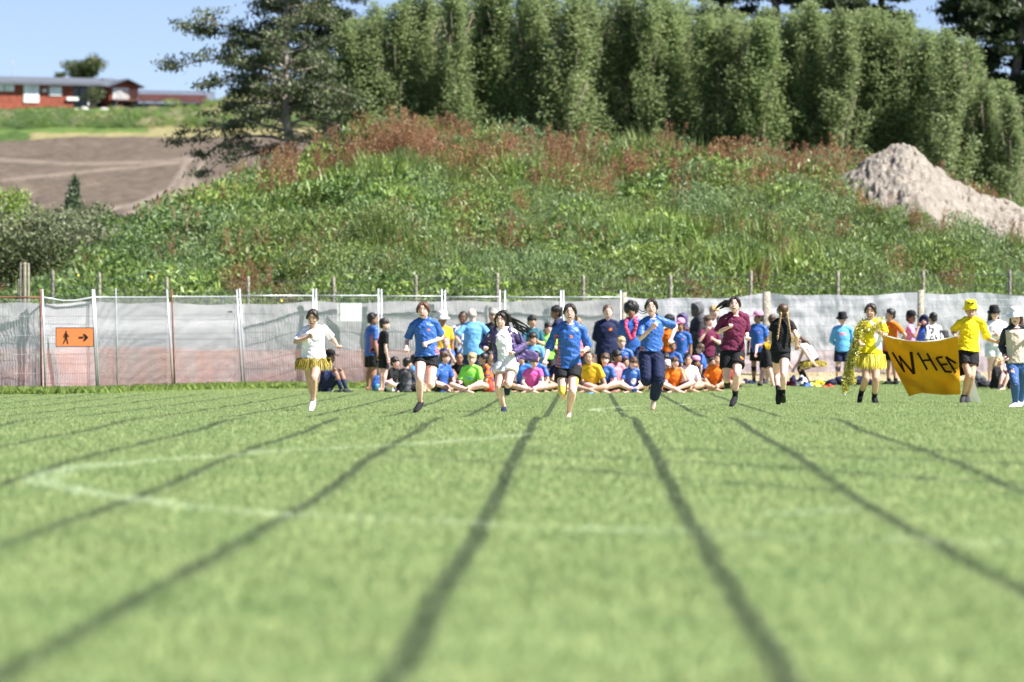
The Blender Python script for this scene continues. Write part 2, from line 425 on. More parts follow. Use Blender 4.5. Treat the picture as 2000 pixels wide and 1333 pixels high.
M_dry = mat_leaf('dry_stalk', (.35, .30, .16), (.50, .44, .26), trans=.2)
def dome(n, r, h, rs):
    a = rs.uniform(0, 2*np.pi, n); q = np.sqrt(rs.uniform(0, 1, n))*r; z = rs.uniform(.15, 1, n)**.7*h*np.sqrt(np.clip(1-(q/r)**2*.8, .1, 1))
    return np.column_stack([np.cos(a)*q, np.sin(a)*q, z])
def join_cards(name, parts):
    V = []; Fc = []; mi = []; mats = []; b = 0
    for (v, f), m in parts:
        V.append(v); Fc.append(f+b); b += len(v)
        if m not in mats: mats.append(m)
        mi += [mats.index(m)]*len(f)
    return mesh_np(name, np.concatenate(V), np.concatenate(Fc), mats, mi)
def blades_q(n, r, h0, h1, w, rs, lean=.6):
    C = np.column_stack([rs.normal(0, r, n), rs.normal(0, r, n), np.zeros(n)]); h = rs.uniform(h0, h1, n)
    b = rs.uniform(0, 2*np.pi, n); l = rs.uniform(.05, lean, n)*h
    D = np.stack([np.cos(b), np.sin(b), 0*b], 1); S = np.stack([-np.sin(b), np.cos(b), 0*b], 1)*w
    T = C+D*l[:, None]; T[:, 2] = h; M1 = C+D*(l*.3)[:, None]; M1[:, 2] = h*.55
    return np.stack([C, M1-S, T, M1+S], 1).reshape(-1, 3), np.arange(4*n).reshape(n, 4)
weeds = []
for k in range(3): weeds.append(join_cards('leafy_%d' % k, [(cards(dome(230, .5, .55, rs), rs.uniform(.06, .15, 230), rs.uniform(.03, .06, 230), rs, .6), [M_w1, M_w2, M_ol][k])]))
for k in range(2): weeds.append(join_cards('fine_%d' % k, [(cards(dome(380, .55, .75, rs), rs.uniform(.05, .12, 380), .024, rs, 1.3), [M_w3, M_ol][k])]))
weeds.append(join_cards('grassy_0', [(blades_q(110, .25, .25, .62, .012, rs, .9), M_w1), (cards(dome(120, .4, .4, rs), .08, .03, rs, .8), M_w2)]))
weeds.append(join_cards('grassy_1', [(blades_q(110, .25, .3, .7, .010, rs, .9), M_ol), (cards(dome(120, .4, .4, rs), .08, .03, rs, .8), M_w3)]))
def flower():
    return join_cards('flowering', [(cards(dome(120, .45, .6, rs), .12, .05, rs, .6), M_w2), (cards(dome(26, .5, .78, rs)+[0,0,.04], .055, .05, rs), M_yel)])
weeds.append(flower())
def dock(m, n=9, H=1.15):
    parts = []
    for i in range(n):
        x, y = rs.normal(0, .22, 2); h = H*rs.uniform(.65, 1.1); dx, dy = rs.normal(0, .14, 2)
        k = 64; t = rs.uniform(.34, 1, k)
        C = np.column_stack([x+dx*t+rs.normal(0, .035, k), y+dy*t+rs.normal(0, .035, k), h*t])
        parts.append((cards(C, rs.uniform(.035, .085, k), .022, rs, 1.8), m))
        st = np.array([[x, y, 0], [x+.012, y, 0], [x+dx+.006, y+dy, h], [x+dx, y+dy, h]]); parts.append((( st, np.array([[0,1,2,3]])), M_dry if i % 3 == 0 else m))
    parts.append((cards(dome(60, .4, .35, rs), .15, .06, rs, .6), M_w1))
    return join_cards('dock', parts)
docks = [dock(M_rust), dock(M_rust, 12, 1.0), dock(M_rust2, 8, 1.05), dock(M_rust2, 6, .8)]

def scatter(name, kinds, x0, x1, y0, y1, n, zf, idxf, sclf, keep=None, sink=.08):
    X = rs.uniform(x0, x1, n); Y = rs.uniform(y0, y1, n)
    if keep is not None: k = keep(X, Y); X, Y = X[k], Y[k]
    n = len(X); Z = zf(X, Y)-sink
    s = sclf(X, Y); r = np.column_stack([rs.normal(0, .1, n), rs.normal(0, .1, n), rs.uniform(0, 6.28, n)])
    return tag(points_gn(name, np.column_stack([X, Y, Z]), r, np.stack([s, s, s*rs.uniform(.8, 1.25, n)], 1), idxf(X, Y), kinds), kind='stuff')
# spoil heap outline in world metres (used to keep weeds off it)
PILE = np.array([(1600, 372), (1640, 345), (1662, 330), (1700, 302), (1735, 286), (1756, 277), (1775, 282), (1800, 297), (1828, 322), (1850, 342), (1880, 360), (1930, 382), (2000, 402), (2100, 440), (2220, 480), (2330, 530)], float)
YP = 170.0
plx = (PILE[:, 0]-VX)/F*YP; plz = CAMH+(HY-PILE[:, 1])/F*YP
PB = np.array([(1590, 380), (1665, 350), (1682, 395), (1760, 400), (1800, 405), (1830, 440), (1860, 455), (2000, 462), (2400, 500)], float)   # visible foot of the heap
def pile_front(x):      # y (distance) where the heap meets the weeds in front
    px = x/YP*F+VX; pb = np.interp(px, PB[:, 0], PB[:, 1]); zb = CAMH+(HY-pb)/F*158
    return zb
def pile_z(x, y):
    top = np.interp(x, plx, plz); base = mound_z(x, y)
    w = np.where(y < YP, (YP-y)/ (12.0), (y-YP)/9.0)
    return top - np.abs(w)**1.12*4.3
def on_pile(x, y): return (x > plx[0]) & (pile_z(x, y) > mound_z(x, y)+.05)
def widx(X, Y):
    a = vnoise(X*.28, Y*.28, 1, 3); b = vnoise(X*.22, Y*.22, 2, 3); o = rs.randint(0, 3, len(X))
    o = np.where(a > .50, 3+rs.randint(0, 2, len(X)), o); o = np.where(b > .64, 5+rs.randint(0, 2, len(X)), o)
    o = np.where((rs.uniform(size=len(X)) > .975) & (X < -6) & (Y < 165), 7, o)
    return np.where(rs.uniform(size=len(X)) < .35, rs.randint(0, 5, len(X)), o)
scatter('weed_cover', weeds, -30, 25, 138.5, 182, 10500, mound_z, widx, lambda X, Y: rs.uniform(.35, 1.0, len(X))+1.1*(vnoise(X*.55, Y*.4, 41, 3) > .55)*rs.uniform(.1, 1, len(X)), lambda X, Y: ~on_pile(X, Y) & (Y < 140+40*1.1))
def dkeep(X, Y):
    a = vnoise(X*.30, Y*.30, 21, 3); t = (Y-139)/(YC-139)
    top = sstep(.72, .90, t)*(.35+.65*(a > .42))*(1-.3*(X < -8))
    side = (a > .61)*.7+.035
    pr = np.maximum(top*1.0, side)*(1-.6*(X > 13))
    pr = pr*np.where((t > .97), .75, 1)
    return (rs.uniform(size=len(X)) < pr) & ~on_pile(X, Y-.5)
def didx(X, Y):
    t = (Y-139)/(YC-139); r = rs.uniform(size=len(X))
    return np.where(r < .25+.65*sstep(.4, .8, t), rs.randint(0, 2, len(X)), 2+rs.randint(0, 2, len(X)))
scatter('dock_stalks', docks, -28, 20, 141, 180, 4600, mound_z, didx, lambda X, Y: rs.uniform(.6, 1.15, len(X))*np.where((Y > 170), 1.02, .88), dkeep)

# ------------------------------------------------------------------ spoil heap
xs = np.linspace(plx[0], plx[-1], 380); ys = np.linspace(152, 180, 190)
GX, GY = np.meshgrid(xs, ys); GZ = pile_z(GX, GY)
r1 = vnoise(GX*1.1, GY*.8, 31, 5)-.5; r2 = vnoise(GX*4, GY*3, 33, 3)-.5; r3 = np.clip(vnoise(GX*2.2, GY*1.6, 37, 2)-.62, 0, 1)
GZ = GZ+.30*r1*sstep(YP+.5, YP-3, GY)+.15*r2-.6*r3+.17*(vnoise(GX*9, GY*6, 51, 2)-.5)-.8*np.clip(vnoise(GX*5.5, GY*3.5, 55, 2)-.66, 0, 1)+.10*(vnoise(GX*.9,GY*.2,3)-.5)
GZ = np.maximum(GZ, mound_z(GX, GY)-.6)
t = NT('spoil_soil'); pos = t.n('ShaderNodeNewGeometry').outputs['Position']
c = t.mix(t.ss(.3, .7, t.noise(1.2, pos, 5)), (.315, .28, .24), (.25, .222, .19)); c = t.mix(t.ss(.5, .7, t.noise(5, pos, 4)), c, (.37, .335, .295)); c = t.mix(t.ss(.62, .72, t.noise(2.6, pos, 4)), c, (.20, .15, .115))
p_ = t.pr(color=c, rough=.95, spec=.05); t.set(p_.inputs['Normal'], t.n('ShaderNodeBump', {'Strength': 1.0, 'Distance': .22, 'Height': t.noise(3.2, pos, 8, .7)}).outputs[0])
heap = tag(link(bpy.data.objects.new('spoil_heap', mesh_np('spoil_heap', np.stack([GX, GY, GZ], -1).reshape(-1, 3), grid(380, 190), t.done(p_), smooth=False))), 'bare grey-brown heap of dug soil rising above the weeds', 'soil heap')
def keep_p(X, Y): return on_pile(X, Y) & (vnoise(X*.5, Y*.5, 77, 2) > .66) & (Y < 168)
scatter('heap_weeds', weeds[:2]+weeds[5:6], 9, 22, 156, 170, 500, pile_z, lambda X, Y: rs.randint(0, 3, len(X)), lambda X, Y: rs.uniform(.25, .5, len(X)), keep_p, 0)
def keep_f(X, Y):
    px = X/Y*F+VX; py = HY-(pile_z(X, Y)-CAMH)/Y*F; return on_pile(X, Y) & (Y < 169) & (py > np.interp(px, [1640, 1690, 1800, 1830, 1870, 2000], [352, 398, 412, 448, 464, 470])+14)
scatter('heap_foot_weeds', weeds[:4]+docks[:3], 5, 26, 150, 170, 5200, pile_z, lambda X, Y: np.where(rs.uniform(size=len(X)) < .16, rs.randint(4, 7, len(X)), rs.randint(0, 4, len(X))), lambda X, Y: rs.uniform(.45, .8, len(X)), keep_f, .05)

# ------------------------------------------------------------------ far hillside with ploughed field
HD = [140, 150, 200, 300, 550, 620, 650, 700, 760, 1200, 3000]; HZ = [-.5, -.3, 2.2, 7.7, 21.0, 26.3, 28.0, 29.0, 29.5, 30, 34]
def hill_z(x, y):
    px = x/np.maximum(y, 1)*F+VX
    z = np.interp(y, HD, HZ)+2.6*sstep(385, 470, px)*sstep(560, 680, y)-1.5*sstep(300, 420, px)*sstep(420, 300, y)*sstep(200, 320, y)
    return z-.9*sstep(250, 0, px)*sstep(260, 300, y)*sstep(420, 330, y)*0
xs = np.concatenate([np.linspace(-300, -76, 20), np.arange(-75, -20, .22), np.arange(-19.8, 12, .5), np.linspace(13, 260, 40)])
ys = np.concatenate([np.linspace(142, 280, 36), np.arange(284, 700, 2.2), np.linspace(710, 3000, 14)])
GX, GY = np.meshgrid(xs, ys)
rough = .5*(vnoise(GX*.3, GY*.05, 61)-.5)+.28*(vnoise(GX*1.2, GY*.3, 63)-.5)
GZ = hill_z(GX, GY)+rough*sstep(280, 320, GY)*(GX > -100)*(GX < 40)
PX = GX/GY*F+VX; PY = HY-(GZ-CAMH)/GY*F
soil = np.array([.088, .070, .056]); soil2 = np.array([.125, .100, .080]); dryg = np.array([.19, .165, .085]); grn = np.array([.05, .085, .025]); grn2 = np.array([.085, .13, .035])
nz = vnoise(GX*.7, GY*.15, 71)[..., None]; nf = vnoise(GX*2.5, GY*.6, 72)[..., None]
Cc = soil*(1-nz)+soil2*nz; Cc = Cc*(.68+.62*nf)*(.88+.24*vnoise(GX*.15, GY*.9, 99, 2)[..., None])
def seg(pts, w, col, k=.8):
    global Cc
    D = np.full(PX.shape, 1e9)
    for (x0, y0), (x1, y1) in zip(pts[:-1], pts[1:]):
        dx, dy = x1-x0, y1-y0; tt = np.clip(((PX-x0)*dx+(PY-y0)*dy)/(dx*dx+dy*dy), 0, 1)
        D = np.minimum(D, np.hypot(PX-x0-tt*dx, PY-y0-tt*dy))
    m = (k*(1-sstep(w*.4, w, D)))[..., None]; Cc = Cc*(1-m)+np.array(col)*m
trk = (.21, .175, .145)
seg([(-200, 300), (0, 312), (150, 320), (330, 316), (410, 298)], 5, trk, .55); seg([(0, 352), (140, 338), (350, 318)], 4, trk, .6)
seg([(400, 298), (362, 318), (345, 350), (330, 372), (260, 400), (200, 412)], 6, trk, .8); seg([(358, 330), (356, 365), (320, 395), (250, 418)], 6, trk, .85)
seg([(398, 312), (384, 340), (376, 370)], 6, trk, .85); seg([(370, 345), (374, 380)], 5, trk, .7)
seg([(30, 348), (60, 380), (20, 420)], 12, (.16, .13, .105), .5)
edge = 268+8*sstep(20, 0, PX/8)-4*(vnoise(GX*.2, GY*.02, 75)-.5)
top = (PY < edge)[..., None]
nn = vnoise(GX*.35, GY*.06, 78)[..., None]
v2 = np.where(nn > .5, grn2, grn)*(.8+.5*nf)
dry_ = (((PY > 250+14*nn[..., 0]) & (PX > 60)) | ((PX > 290) & (PY > 243)) | ((PX > 400) & (nn[..., 0] > .42)))[..., None] & (PX > 20)[..., None]
v2 = np.where(dry_, (dryg*1.05+v2*.15)*(.8+.4*nf), v2)
Cc = np.where(top, v2, Cc)
low = sstep(300, 285, GY)[..., None]; Cc = Cc*(1-low)+np.array([.08, .12, .04])*low
me = mesh_np('hillside', np.stack([GX, GY, GZ], -1).reshape(-1, 3), grid(len(xs), len(ys)), [], smooth=True)
ca = me.color_attributes.new('soil_cover', 'FLOAT_COLOR', 'POINT'); ca.data.foreach_set('color', np.concatenate([Cc, np.ones(Cc.shape[:2]+(1,))], -1).astype(np.float32).ravel())
t = NT('hill_cover'); pos = t.n('ShaderNodeNewGeometry').outputs['Position']
a = t.n('ShaderNodeAttribute', attribute_name='soil_cover')
v = t.m('MULTIPLY_ADD', t.noise(1.6, pos, 5), .5, .75)
c = t.mix(1.0, a.outputs[0], t.n('ShaderNodeCombineColor', {0: v, 1: v, 2: v}).outputs[0], 'MULTIPLY')
p_ = t.pr(color=c, rough=.95, spec=.05); t.set(p_.inputs['Normal'], t.n('ShaderNodeBump', {'Strength': .8, 'Distance': .5, 'Height': t.noise(1.3, pos, 5)}).outputs[0])
me.materials.append(t.done(p_))
tag(link(bpy.data.objects.new('ploughed_hillside', me)), kind='structure')
# rough vegetation along the top of the ploughed field and on the lower slope
bigw = []
for k, (m1, m2) in enumerate(((M_w1, M_w2), (M_w2, M_ol), (M_w3, M_w2), (M_dry, M_w3))):
    bigw.append(join_cards('scrub_%d' % k, [(cards(dome(300, .9, .9, rs), .15, .055, rs, .7), m1), (cards(dome(220, .9, .8, rs), .14, .05, rs, .7), m2)]))
def hk(X, Y): px = X/Y*F+VX; py = HY-(hill_z(X, Y)-CAMH)/Y*F; return (py < 250) & ((py > 226) | (px > 215)) & (px < 760) & (px > -250)
scatter('hilltop_scrub', bigw, -92, -15, 572, 640, 3200, hill_z, lambda X, Y: np.where(rs.uniform(size=len(X)) < .12+.3*(X > -45), 3, rs.randint(0, 3, len(X))), lambda X, Y: rs.uniform(.6, 1.5, len(X))*np.where(Y > 600, .45, .9), hk)
scatter('slope_scrub', bigw, -48, -9, 144, 255, 4200, lambda X, Y: np.maximum(hill_z(X, Y), mound_z(X, np.minimum(Y, 263))), lambda X, Y: rs.randint(0, 3, len(X)), lambda X, Y: rs.uniform(.7, 1.6, len(X)), lambda X, Y: X/Y*F+VX < 420)
# ------------------------------------------------------------------ trees
M_bark = mat_simple('tree_bark', (.20, .165, .13), .9, .1, .3, 6, .8, 20)
M_barkg = mat_simple('pale_pine_bark', (.36, .31, .27), .9, .1, .3, 5, .8, 20)
M_pop = mat_leaf('poplar_leaf', (.11, .155, .055), (.29, .35, .16), (.175, .23, .09), trans=.38, rough=.55, spec=.3)
M_pin = mat_leaf('pine_needle', (.022, .040, .016), (.060, .085, .028), (.035, .055, .02), trans=.12, rough=.5)
M_pinl = mat_leaf('pine_needle_light', (.045, .065, .028), (.125, .150, .065), (.07, .09, .04), trans=.15)
rs = np.random.RandomState(8)
def poplar_crown(k, H=13.0, n=17000):
    C = []; nb = 84
    for b in range(nb):
        z0 = H*(.04+.80*(b/nb)); a = rs.uniform(0, 6.28); L = min(H*rs.uniform(.16, .34), H*1.05-z0); R = (.62+.50*math.sin(math.pi*min(1, .25+.75*b/nb)))*rs.uniform(.6, 1.15)*(1-.80*(b/nb)**2.2)
        m = int(n/nb); t = rs.uniform(0, 1, m)**.8; r = R*np.sqrt(t)*.95
        C.append(np.column_stack([np.cos(a)*r+rs.normal(0, .12, m), np.sin(a)*r+rs.normal(0, .12, m), z0+L*t+rs.normal(0, .12, m)]))
    C = np.concatenate(C); V, Fq = cards(C, rs.uniform(.075, .145, len(C)), rs.uniform(.055, .10, len(C)), rs)
    return mesh_np('poplar_crown_%d' % k, V, Fq, M_pop)
def trunk_mesh(name, P, R, mat, limbs=()):
    a = Acc(); a.tube(P, R, n=9)
    for p, r in limbs: a.tube(p, r, n=6)
    return a.me(name, mat)
crowns = [poplar_crown(k) for k in range(5)]
ptrunks = []
for k in range(3):
    lim = []
    for i in range(16):
        z = rs.uniform(1, 10); a = rs.uniform(0, 6.28); lim.append(([(0, 0, z), (math.cos(a)*.4, math.sin(a)*.4, z+.8), (math.cos(a)*.7, math.sin(a)*.7, z+2.2)], [.035, .025, .012]))
    ptrunks.append(trunk_mesh('poplar_trunk_%d' % k, [(0,0,-.5), (.05,0,4), (-.03,.04,8), (.02,0,12)], [.16, .12, .08, .03], M_bark, lim))
TOP = np.array([(640, 90), (690, 50), (740, 32), (800, 12), (850, -5), (900, -10), (1000, -10), (1300, 5), (1400, 30), (1500, 45), (1600, 35), (1700, 35), (1780, 55), (1850, 75), (1880, 90), (1905, 140), (1930, 170), (1960, 165), (1985, 230), (2010, 310)], float)
tree_rows = [(213, 0, 54), (216, 18, 54), (219, 36, 54)]
posn = ['first', 'second', 'third', 'fourth', 'fifth', 'sixth', 'seventh', 'eighth', 'ninth', 'tenth', 'eleventh', 'twelfth', 'thirteenth', 'fourteenth', 'fifteenth', 'sixteenth', 'seventeenth', 'eighteenth', 'nineteenth', 'twentieth', 'twenty-first', 'twenty-second', 'twenty-third', 'twenty-fourth', 'twenty-fifth', 'twenty-sixth', 'twenty-seventh', 'twenty-eighth', 'twenty-ninth', 'thirtieth']
for ri, (dd, off, stp) in enumerate(tree_rows):
    cnt = 0
    for i, px in enumerate(np.arange(668+off, 1985-off, stp)):
        px = float(px)+rnd.uniform(-15, 15); d = dd+rnd.uniform(-1.2, 1.2)
        x = WX(px, d); zb = float(mound_z(x, d))-.2
        ztop = CAMH+(HY-np.interp(px, TOP[:, 0], TOP[:, 1])+rnd.uniform(-26, 12))/F*d
        sz = (ztop-zb)/13.0
        r = empty('poplar_tree', (x, d, zb), rnd.uniform(0, 6.28))
        lab = ('leafy green poplar, %s from the left in the front row behind the weedy mound', 'leafy poplar in the middle row of the windbreak, %s from the left', 'leafy poplar in the back row, %s from the left, behind the front poplars')[ri] % posn[cnt]; cnt += 1
        tag(r, lab, 'tree', 'poplars in the windbreak behind the mound')
        c = link(bpy.data.objects.new('crown', rnd.choice(crowns)), r); c.scale = (rnd.uniform(1.0, 1.5), rnd.uniform(1.0, 1.4), sz)
        tr = link(bpy.data.objects.new('trunk', rnd.choice(ptrunks)), r); tr.scale = (1, 1, sz)

def pine(name, loc, H, R, label, base=.25, nl=70, lean=(0, 0), sparse=.5, light=False, seed=1, extra=(), group=None, needle=.24, per=46, bare=True):
    rs = np.random.RandomState(seed)
    def axis(z): return np.array([lean[0]*z/H+.25*math.sin(z*.5+seed), lean[1]*z/H, z])
    P = [axis(z) for z in np.linspace(0, H*.97, 9)]; P[0][2] = -.6
    a = Acc(); a.tube(P, list(np.linspace(.024*H, .004*H, 9)), n=9)
    C = []
    def limb(z, az, L, drop, r0, fol=True, start=.35):
        o = axis(z); pts = []
        for s in np.linspace(0, 1, 6):
            pts.append(o+np.array([math.cos(az)*L*s, math.sin(az)*L*s, drop*L*s*s+.12*L*math.sin(s*3)+rs.normal(0, .04*L*.3)]))
        a.tube(pts, list(np.linspace(r0, .012, 6)), n=5)
        if not fol: 
            for s in (2, 3, 4):
                for q in range(2):
                    e = pts[s]+rs.normal(0, .22, 3)*L*.3; a.tube([pts[s], e], [.012, .005], n=4)
            return
        m = int(max(3, L*5*sparse))
        for j in range(m):
            s = rs.uniform(start, 1.05); k = min(4, int(s*5)); b = pts[k]+(pts[k+1]-pts[k])*(s*5-k if s < 1 else 1)
            sd = rs.normal(0, .20*L*(1.15-s)+.10, 3); sd[2] = abs(sd[2])*.45
            e = b+sd; a.tube([b, e], [.016, .006], n=4)
            kk = per; C.append(e+rs.normal(0, 1, (kk, 3))*[.19, .19, .085])
    for i in range(nl):
        f = rs.uniform(0, 1); z = H*(base+(1-base)*f*.98); az = rs.uniform(0, 6.28); L = R*(1-.75*f**1.6)*rs.uniform(.55, 1.1)
        limb(z, az, L, rs.uniform(-.12, .22), .012*H*(1-f)*.5+.02)
    if bare:
        for i in range(16): limb(H*rs.uniform(.06, base+.1), rs.uniform(0, 6.28), R*rs.uniform(.3, .7), rs.uniform(-.35, .1), .03, False)
    for z, az, L, drop in extra: limb(z, az, L, drop, .07)
    C = np.concatenate(C)
    V, Fq = cards(C, rs.uniform(.6, 1.2, len(C))*needle, needle*.30, rs, .9)
    r = empty('pine_tree', loc); tag(r, label, 'tree', group)
    link(bpy.data.objects.new('crown', mesh_np('pine_crown', V, Fq, M_pinl if light else M_pin)), r)
    a.obj('trunk', M_barkg if light else M_bark, r)
    return r
# big open pine at the left of the poplars
d = 206
def at(px, d, py=None): return (WX(px, d), d, (float(np.maximum(mound_z(WX(px, d), d), -1)) if py is None else CAMH+(HY-py)/F*d))
pine('pine', at(582, d, 330), 7.9, 2.55, 'tall open pine with a pale trunk and sky showing through its layered branches', base=.18, nl=88, lean=(-.75, .2), sparse=1.1, light=True, seed=4, per=36, needle=.20,
     extra=[(4.6, math.pi+.1, 3.7, .10), (4.3, math.pi-.2, 3.1, .18), (3.4, math.pi+.05, 4.1, .05), (1.4, math.pi, 3.9, -.16), (1.0, math.pi-.15, 3.3, -.2), (.6, math.pi+.2, 3.2, -.3), (2.2, 0.1, 1.9, 0), (5.2, .1, 1.8, .1), (3.0, math.pi+.35, 3.0, -.05), (1.6, .1, 2.2, -.15), (1.0, -.2, 2.0, -.2), (2.4, -.3, 2.3, -.05), (.5, math.pi+.1, 2.2, -.2), (1.8, math.pi-.5, 2.6, -.15)])
pine('pine', at(648, 222, 330), 8.8, 2.1, 'narrow dark pine between the open pine and the first poplars', base=.3, nl=64, lean=(-.45, 0), sparse=1.2, seed=9, per=44, needle=.2, extra=[(5.3, math.pi, 1.6, -.05), (5.0, math.pi+.3, 1.5, -.1)])
for px, y0, H, R, sd, lab in ((1400, 320, 12.3, 2.6, 24, 'broad dark pine crown over the poplars, left of the dark clump'),
        (1515, 320, 12.6, 2.5, 25, 'broad dark pine crown over the poplars, second of the dark clump'), (1640, 320, 12.8, 2.5, 26, 'broad dark pine crown over the poplars, third of the dark clump'), (1730, 320, 11.9, 2.3, 27, 'ragged dark pine left of the gap of sky'),
        (1905, 330, 12.5, 2.3, 28, 'tall dark pine right of the gap of sky'), (1985, 350, 13.5, 2.3, 29, 'tall dark pine at the right end of the windbreak'), (2075, 350, 13, 2.4, 30, 'dark pine beyond the right end of the windbreak')):
    pine('pine', at(px, 240, y0), H, R, lab, base=.05, nl=90, sparse=1.2, seed=sd, group='dark pines behind the poplars', per=60, needle=.27, bare=px > 1800)
# round-headed tree and hedges near the house
def shrub(name, px, ybase, d, w, h, m1, label, cat='bush', n=900, leaf=.16, fuzz=.12, group=None, up=.4, zs=None, cone=0.0, lumps=7, seed=None):
    rs = np.random.RandomState(seed or int(px*7+ybase)); x = WX(px, d); z = CAMH+(HY-ybase)/F*d if zs is None else zs
    cs = []
    for i in range(lumps):
        f = rs.uniform(.1, .95); rr = (1-cone*f)
        cs.append((rs.uniform(-.30, .30)*w*rr, rs.uniform(-.3, .3)*w*rr, h*(.25+.6*f), w*rs.uniform(.18, .34)*rr, h*rs.uniform(.14, .26)))
    C = []
    for (cx, cy, cz, rr, rh) in cs:
        m = n//lumps; D = rs.normal(size=(m, 3)); D /= np.linalg.norm(D, axis=1)[:, None]; q = rs.uniform(.45, 1.12, m)[:, None]
        C.append(np.array([cx, cy, cz])+D*q*[rr, rr, rh]+rs.normal(0, fuzz*.3, (m, 3)))
    C = np.concatenate(C); C = C[C[:, 2] > 0]
    V, Fq = cards(C, rs.uniform(.6, 1.3, len(C))*leaf, leaf*.45, rs, up)
    r = empty(name, (x, d, z)); tag(r, label, cat, group)
    link(bpy.data.objects.new('foliage' if cat != 'tree' else 'crown', mesh_np('foliage', V, Fq, m1)), r)
    a = Acc()
    for i in range(6):
        c = cs[i % len(cs)]; a.tube([(0, 0, -.4), (c[0]*.5, c[1]*.5, c[2]*.5), (c[0], c[1], c[2])], [.02*h+.01, .012*h, .008], n=6)
    a.obj('trunk' if cat == 'tree' else 'stems', M_bark, r)
    return r
M_olive = mat_leaf('olive_foliage', (.035, .055, .020), (.12, .14, .05), (.08, .10, .035), trans=.15)
M_grey = mat_leaf('grey_green_foliage', (.085, .105, .050), (.21, .23, .125), (.14, .16, .085), trans=.2)
M_greyb = mat_leaf('brown_grey_foliage', (.13, .12, .075), (.25, .23, .15), (.17, .16, .10), trans=.2)
M_lime = mat_leaf('lime_foliage', (.14, .21, .04), (.30, .38, .10), (.22, .29, .07), trans=.3)
M_dkfir = mat_leaf('young_conifer', (.05, .085, .04), (.13, .18, .09), (.09, .13, .06), trans=.15)
HZf = lambda px, d: float(hill_z(WX(px, d), d))
shrub('round_tree', 160, 168, 668, 5.0, 3.6, M_olive, 'dark bushy tree standing behind the grey roof of the house', 'tree', 5200, .34, .3, lumps=13)
shrub('round_tree', 118, 160, 672, 1.6, 1.3, M_olive, 'small dark treetop just left of the bushy tree behind the roof', 'tree', 400, .3, .2)
shrub('garden_bush', 28, 160, 676, 1.3, .6, M_olive, 'low dark treetop peeping over the left end of the roof', 'bush', 200, .3, .1)
shrub('garden_bush', 181, 216, 640, 3.0, 2.7, M_olive, 'round dark green bush beside the deck of the house', 'bush', 1300, .22)
shrub('garden_bush', 352, 238, 632, 4.2, 2.7, M_w1, 'rounded mid green bush in front of the deck', 'bush', 1300, .24)
shrub('garden_bush', 425, 240, 628, 4.4, 3.1, M_lime, 'yellow-green bush at the right end of the deck', 'bush', 1300, .26)
shrub('garden_bush', 100, 222, 636, 6.5, 1.1, M_w2, 'low dark hedge in front of the glazed door', 'bush', 1100, .2)
shrub('garden_bush', 640, 225, 640, 5.0, 3.6, M_lime, 'pale green bush on the hilltop seen behind the pine trunk', 'bush', 900, .26)
shrub('garden_bush', 540, 215, 640, 5.5, 2.2, M_olive, 'dark bush on the skyline behind the open pine', 'bush', 900, .26)
# scrub belt below the ploughed field
shrub('young_conifer', 145, 455, 215, 1.5, 2.2, M_dkfir, 'young feathery conifer standing against the ploughed field', 'tree', 2600, .15, .1, cone=.97, up=2.2, lumps=26)
belt = [(8, 490, 195, 2.0, 2.0, M_w1, 'bright green bush at the left edge below the ploughed field'), (70, 505, 192, 2.6, 1.5, M_w1, 'rounded green bush below the ploughed field, left of the young conifer'),
 (30, 520, 180, 3.0, 1.5, M_greyb, 'brownish grey bush near the left edge above the fence posts'), (95, 520, 178, 2.2, 1.8, M_grey, 'grey-green bush behind the tall fence posts'),
 (165, 500, 186, 2.4, 1.5, M_grey, 'feathery grey-green bush under the young conifer'), (205, 500, 200, 2.2, 1.0, M_grey, 'grey-green bush right of the young conifer'),
 (245, 480, 205, 2.0, .8, M_greyb, 'brown-tinged bush at the foot of the ploughed field'), (285, 465, 208, 2.2, .8, M_olive, 'dark low bush at the foot of the ploughed field'),
 (130, 560, 168, 2.6, 1.9, M_grey, 'pale feathery bush behind the leftmost farm fence post'), (55, 575, 165, 2.4, 1.6, M_olive, 'dark olive bush at the foot of the left slope'),
 (5, 575, 166, 2.2, 2.0, M_olive, 'dark bush at the far left behind the wire fence'), (190, 545, 172, 2.0, 1.5, M_greyb, 'tawny shrub on the left shoulder of the mound'),
 (240, 500, 182, 2.2, 1.2, M_w2, 'green shrub where the mound begins to rise'), (-60, 560, 172, 3.0, 3.0, M_grey, 'grey-green bush beyond the left edge of the field')]
for px, yb, d, w, h, m, lab in belt: shrub('scrub_bush', px, yb, d, w, h*1.15, m, lab, 'bush', 2400, .15, .14, 'bushes on the slope below the ploughed field', up=.9, lumps=12)
# flax / pampas plumes
M_plume = mat_leaf('plume', (.70, .68, .55), (.85, .82, .70), trans=.3)
a_, d = empty('pampas_clump', at(214, 172, 500)), 172
tag(a_, 'clump of cream pampas plumes on the left shoulder of the mound', 'plant')
link(bpy.data.objects.new('leaves', join_cards('pampas_leaves', [(blades_q(160, .12, .4, .9, .014, rs, 1.2), M_w3)])), a_)
pl = [(cards(np.column_stack([np.full(40, dx)+rs.normal(0, .022, 40), rs.normal(0, .02, 40), rs.uniform(.45, h, 40)]), .10, .03, rs, 2.5), M_plume) for dx, h in ((-.22, .72), (-.10, .60), (.0, .66), (.13, .78), (.20, .95), (.28, .8))]
link(bpy.data.objects.new('plumes', join_cards('pampas_plumes', pl)), a_)
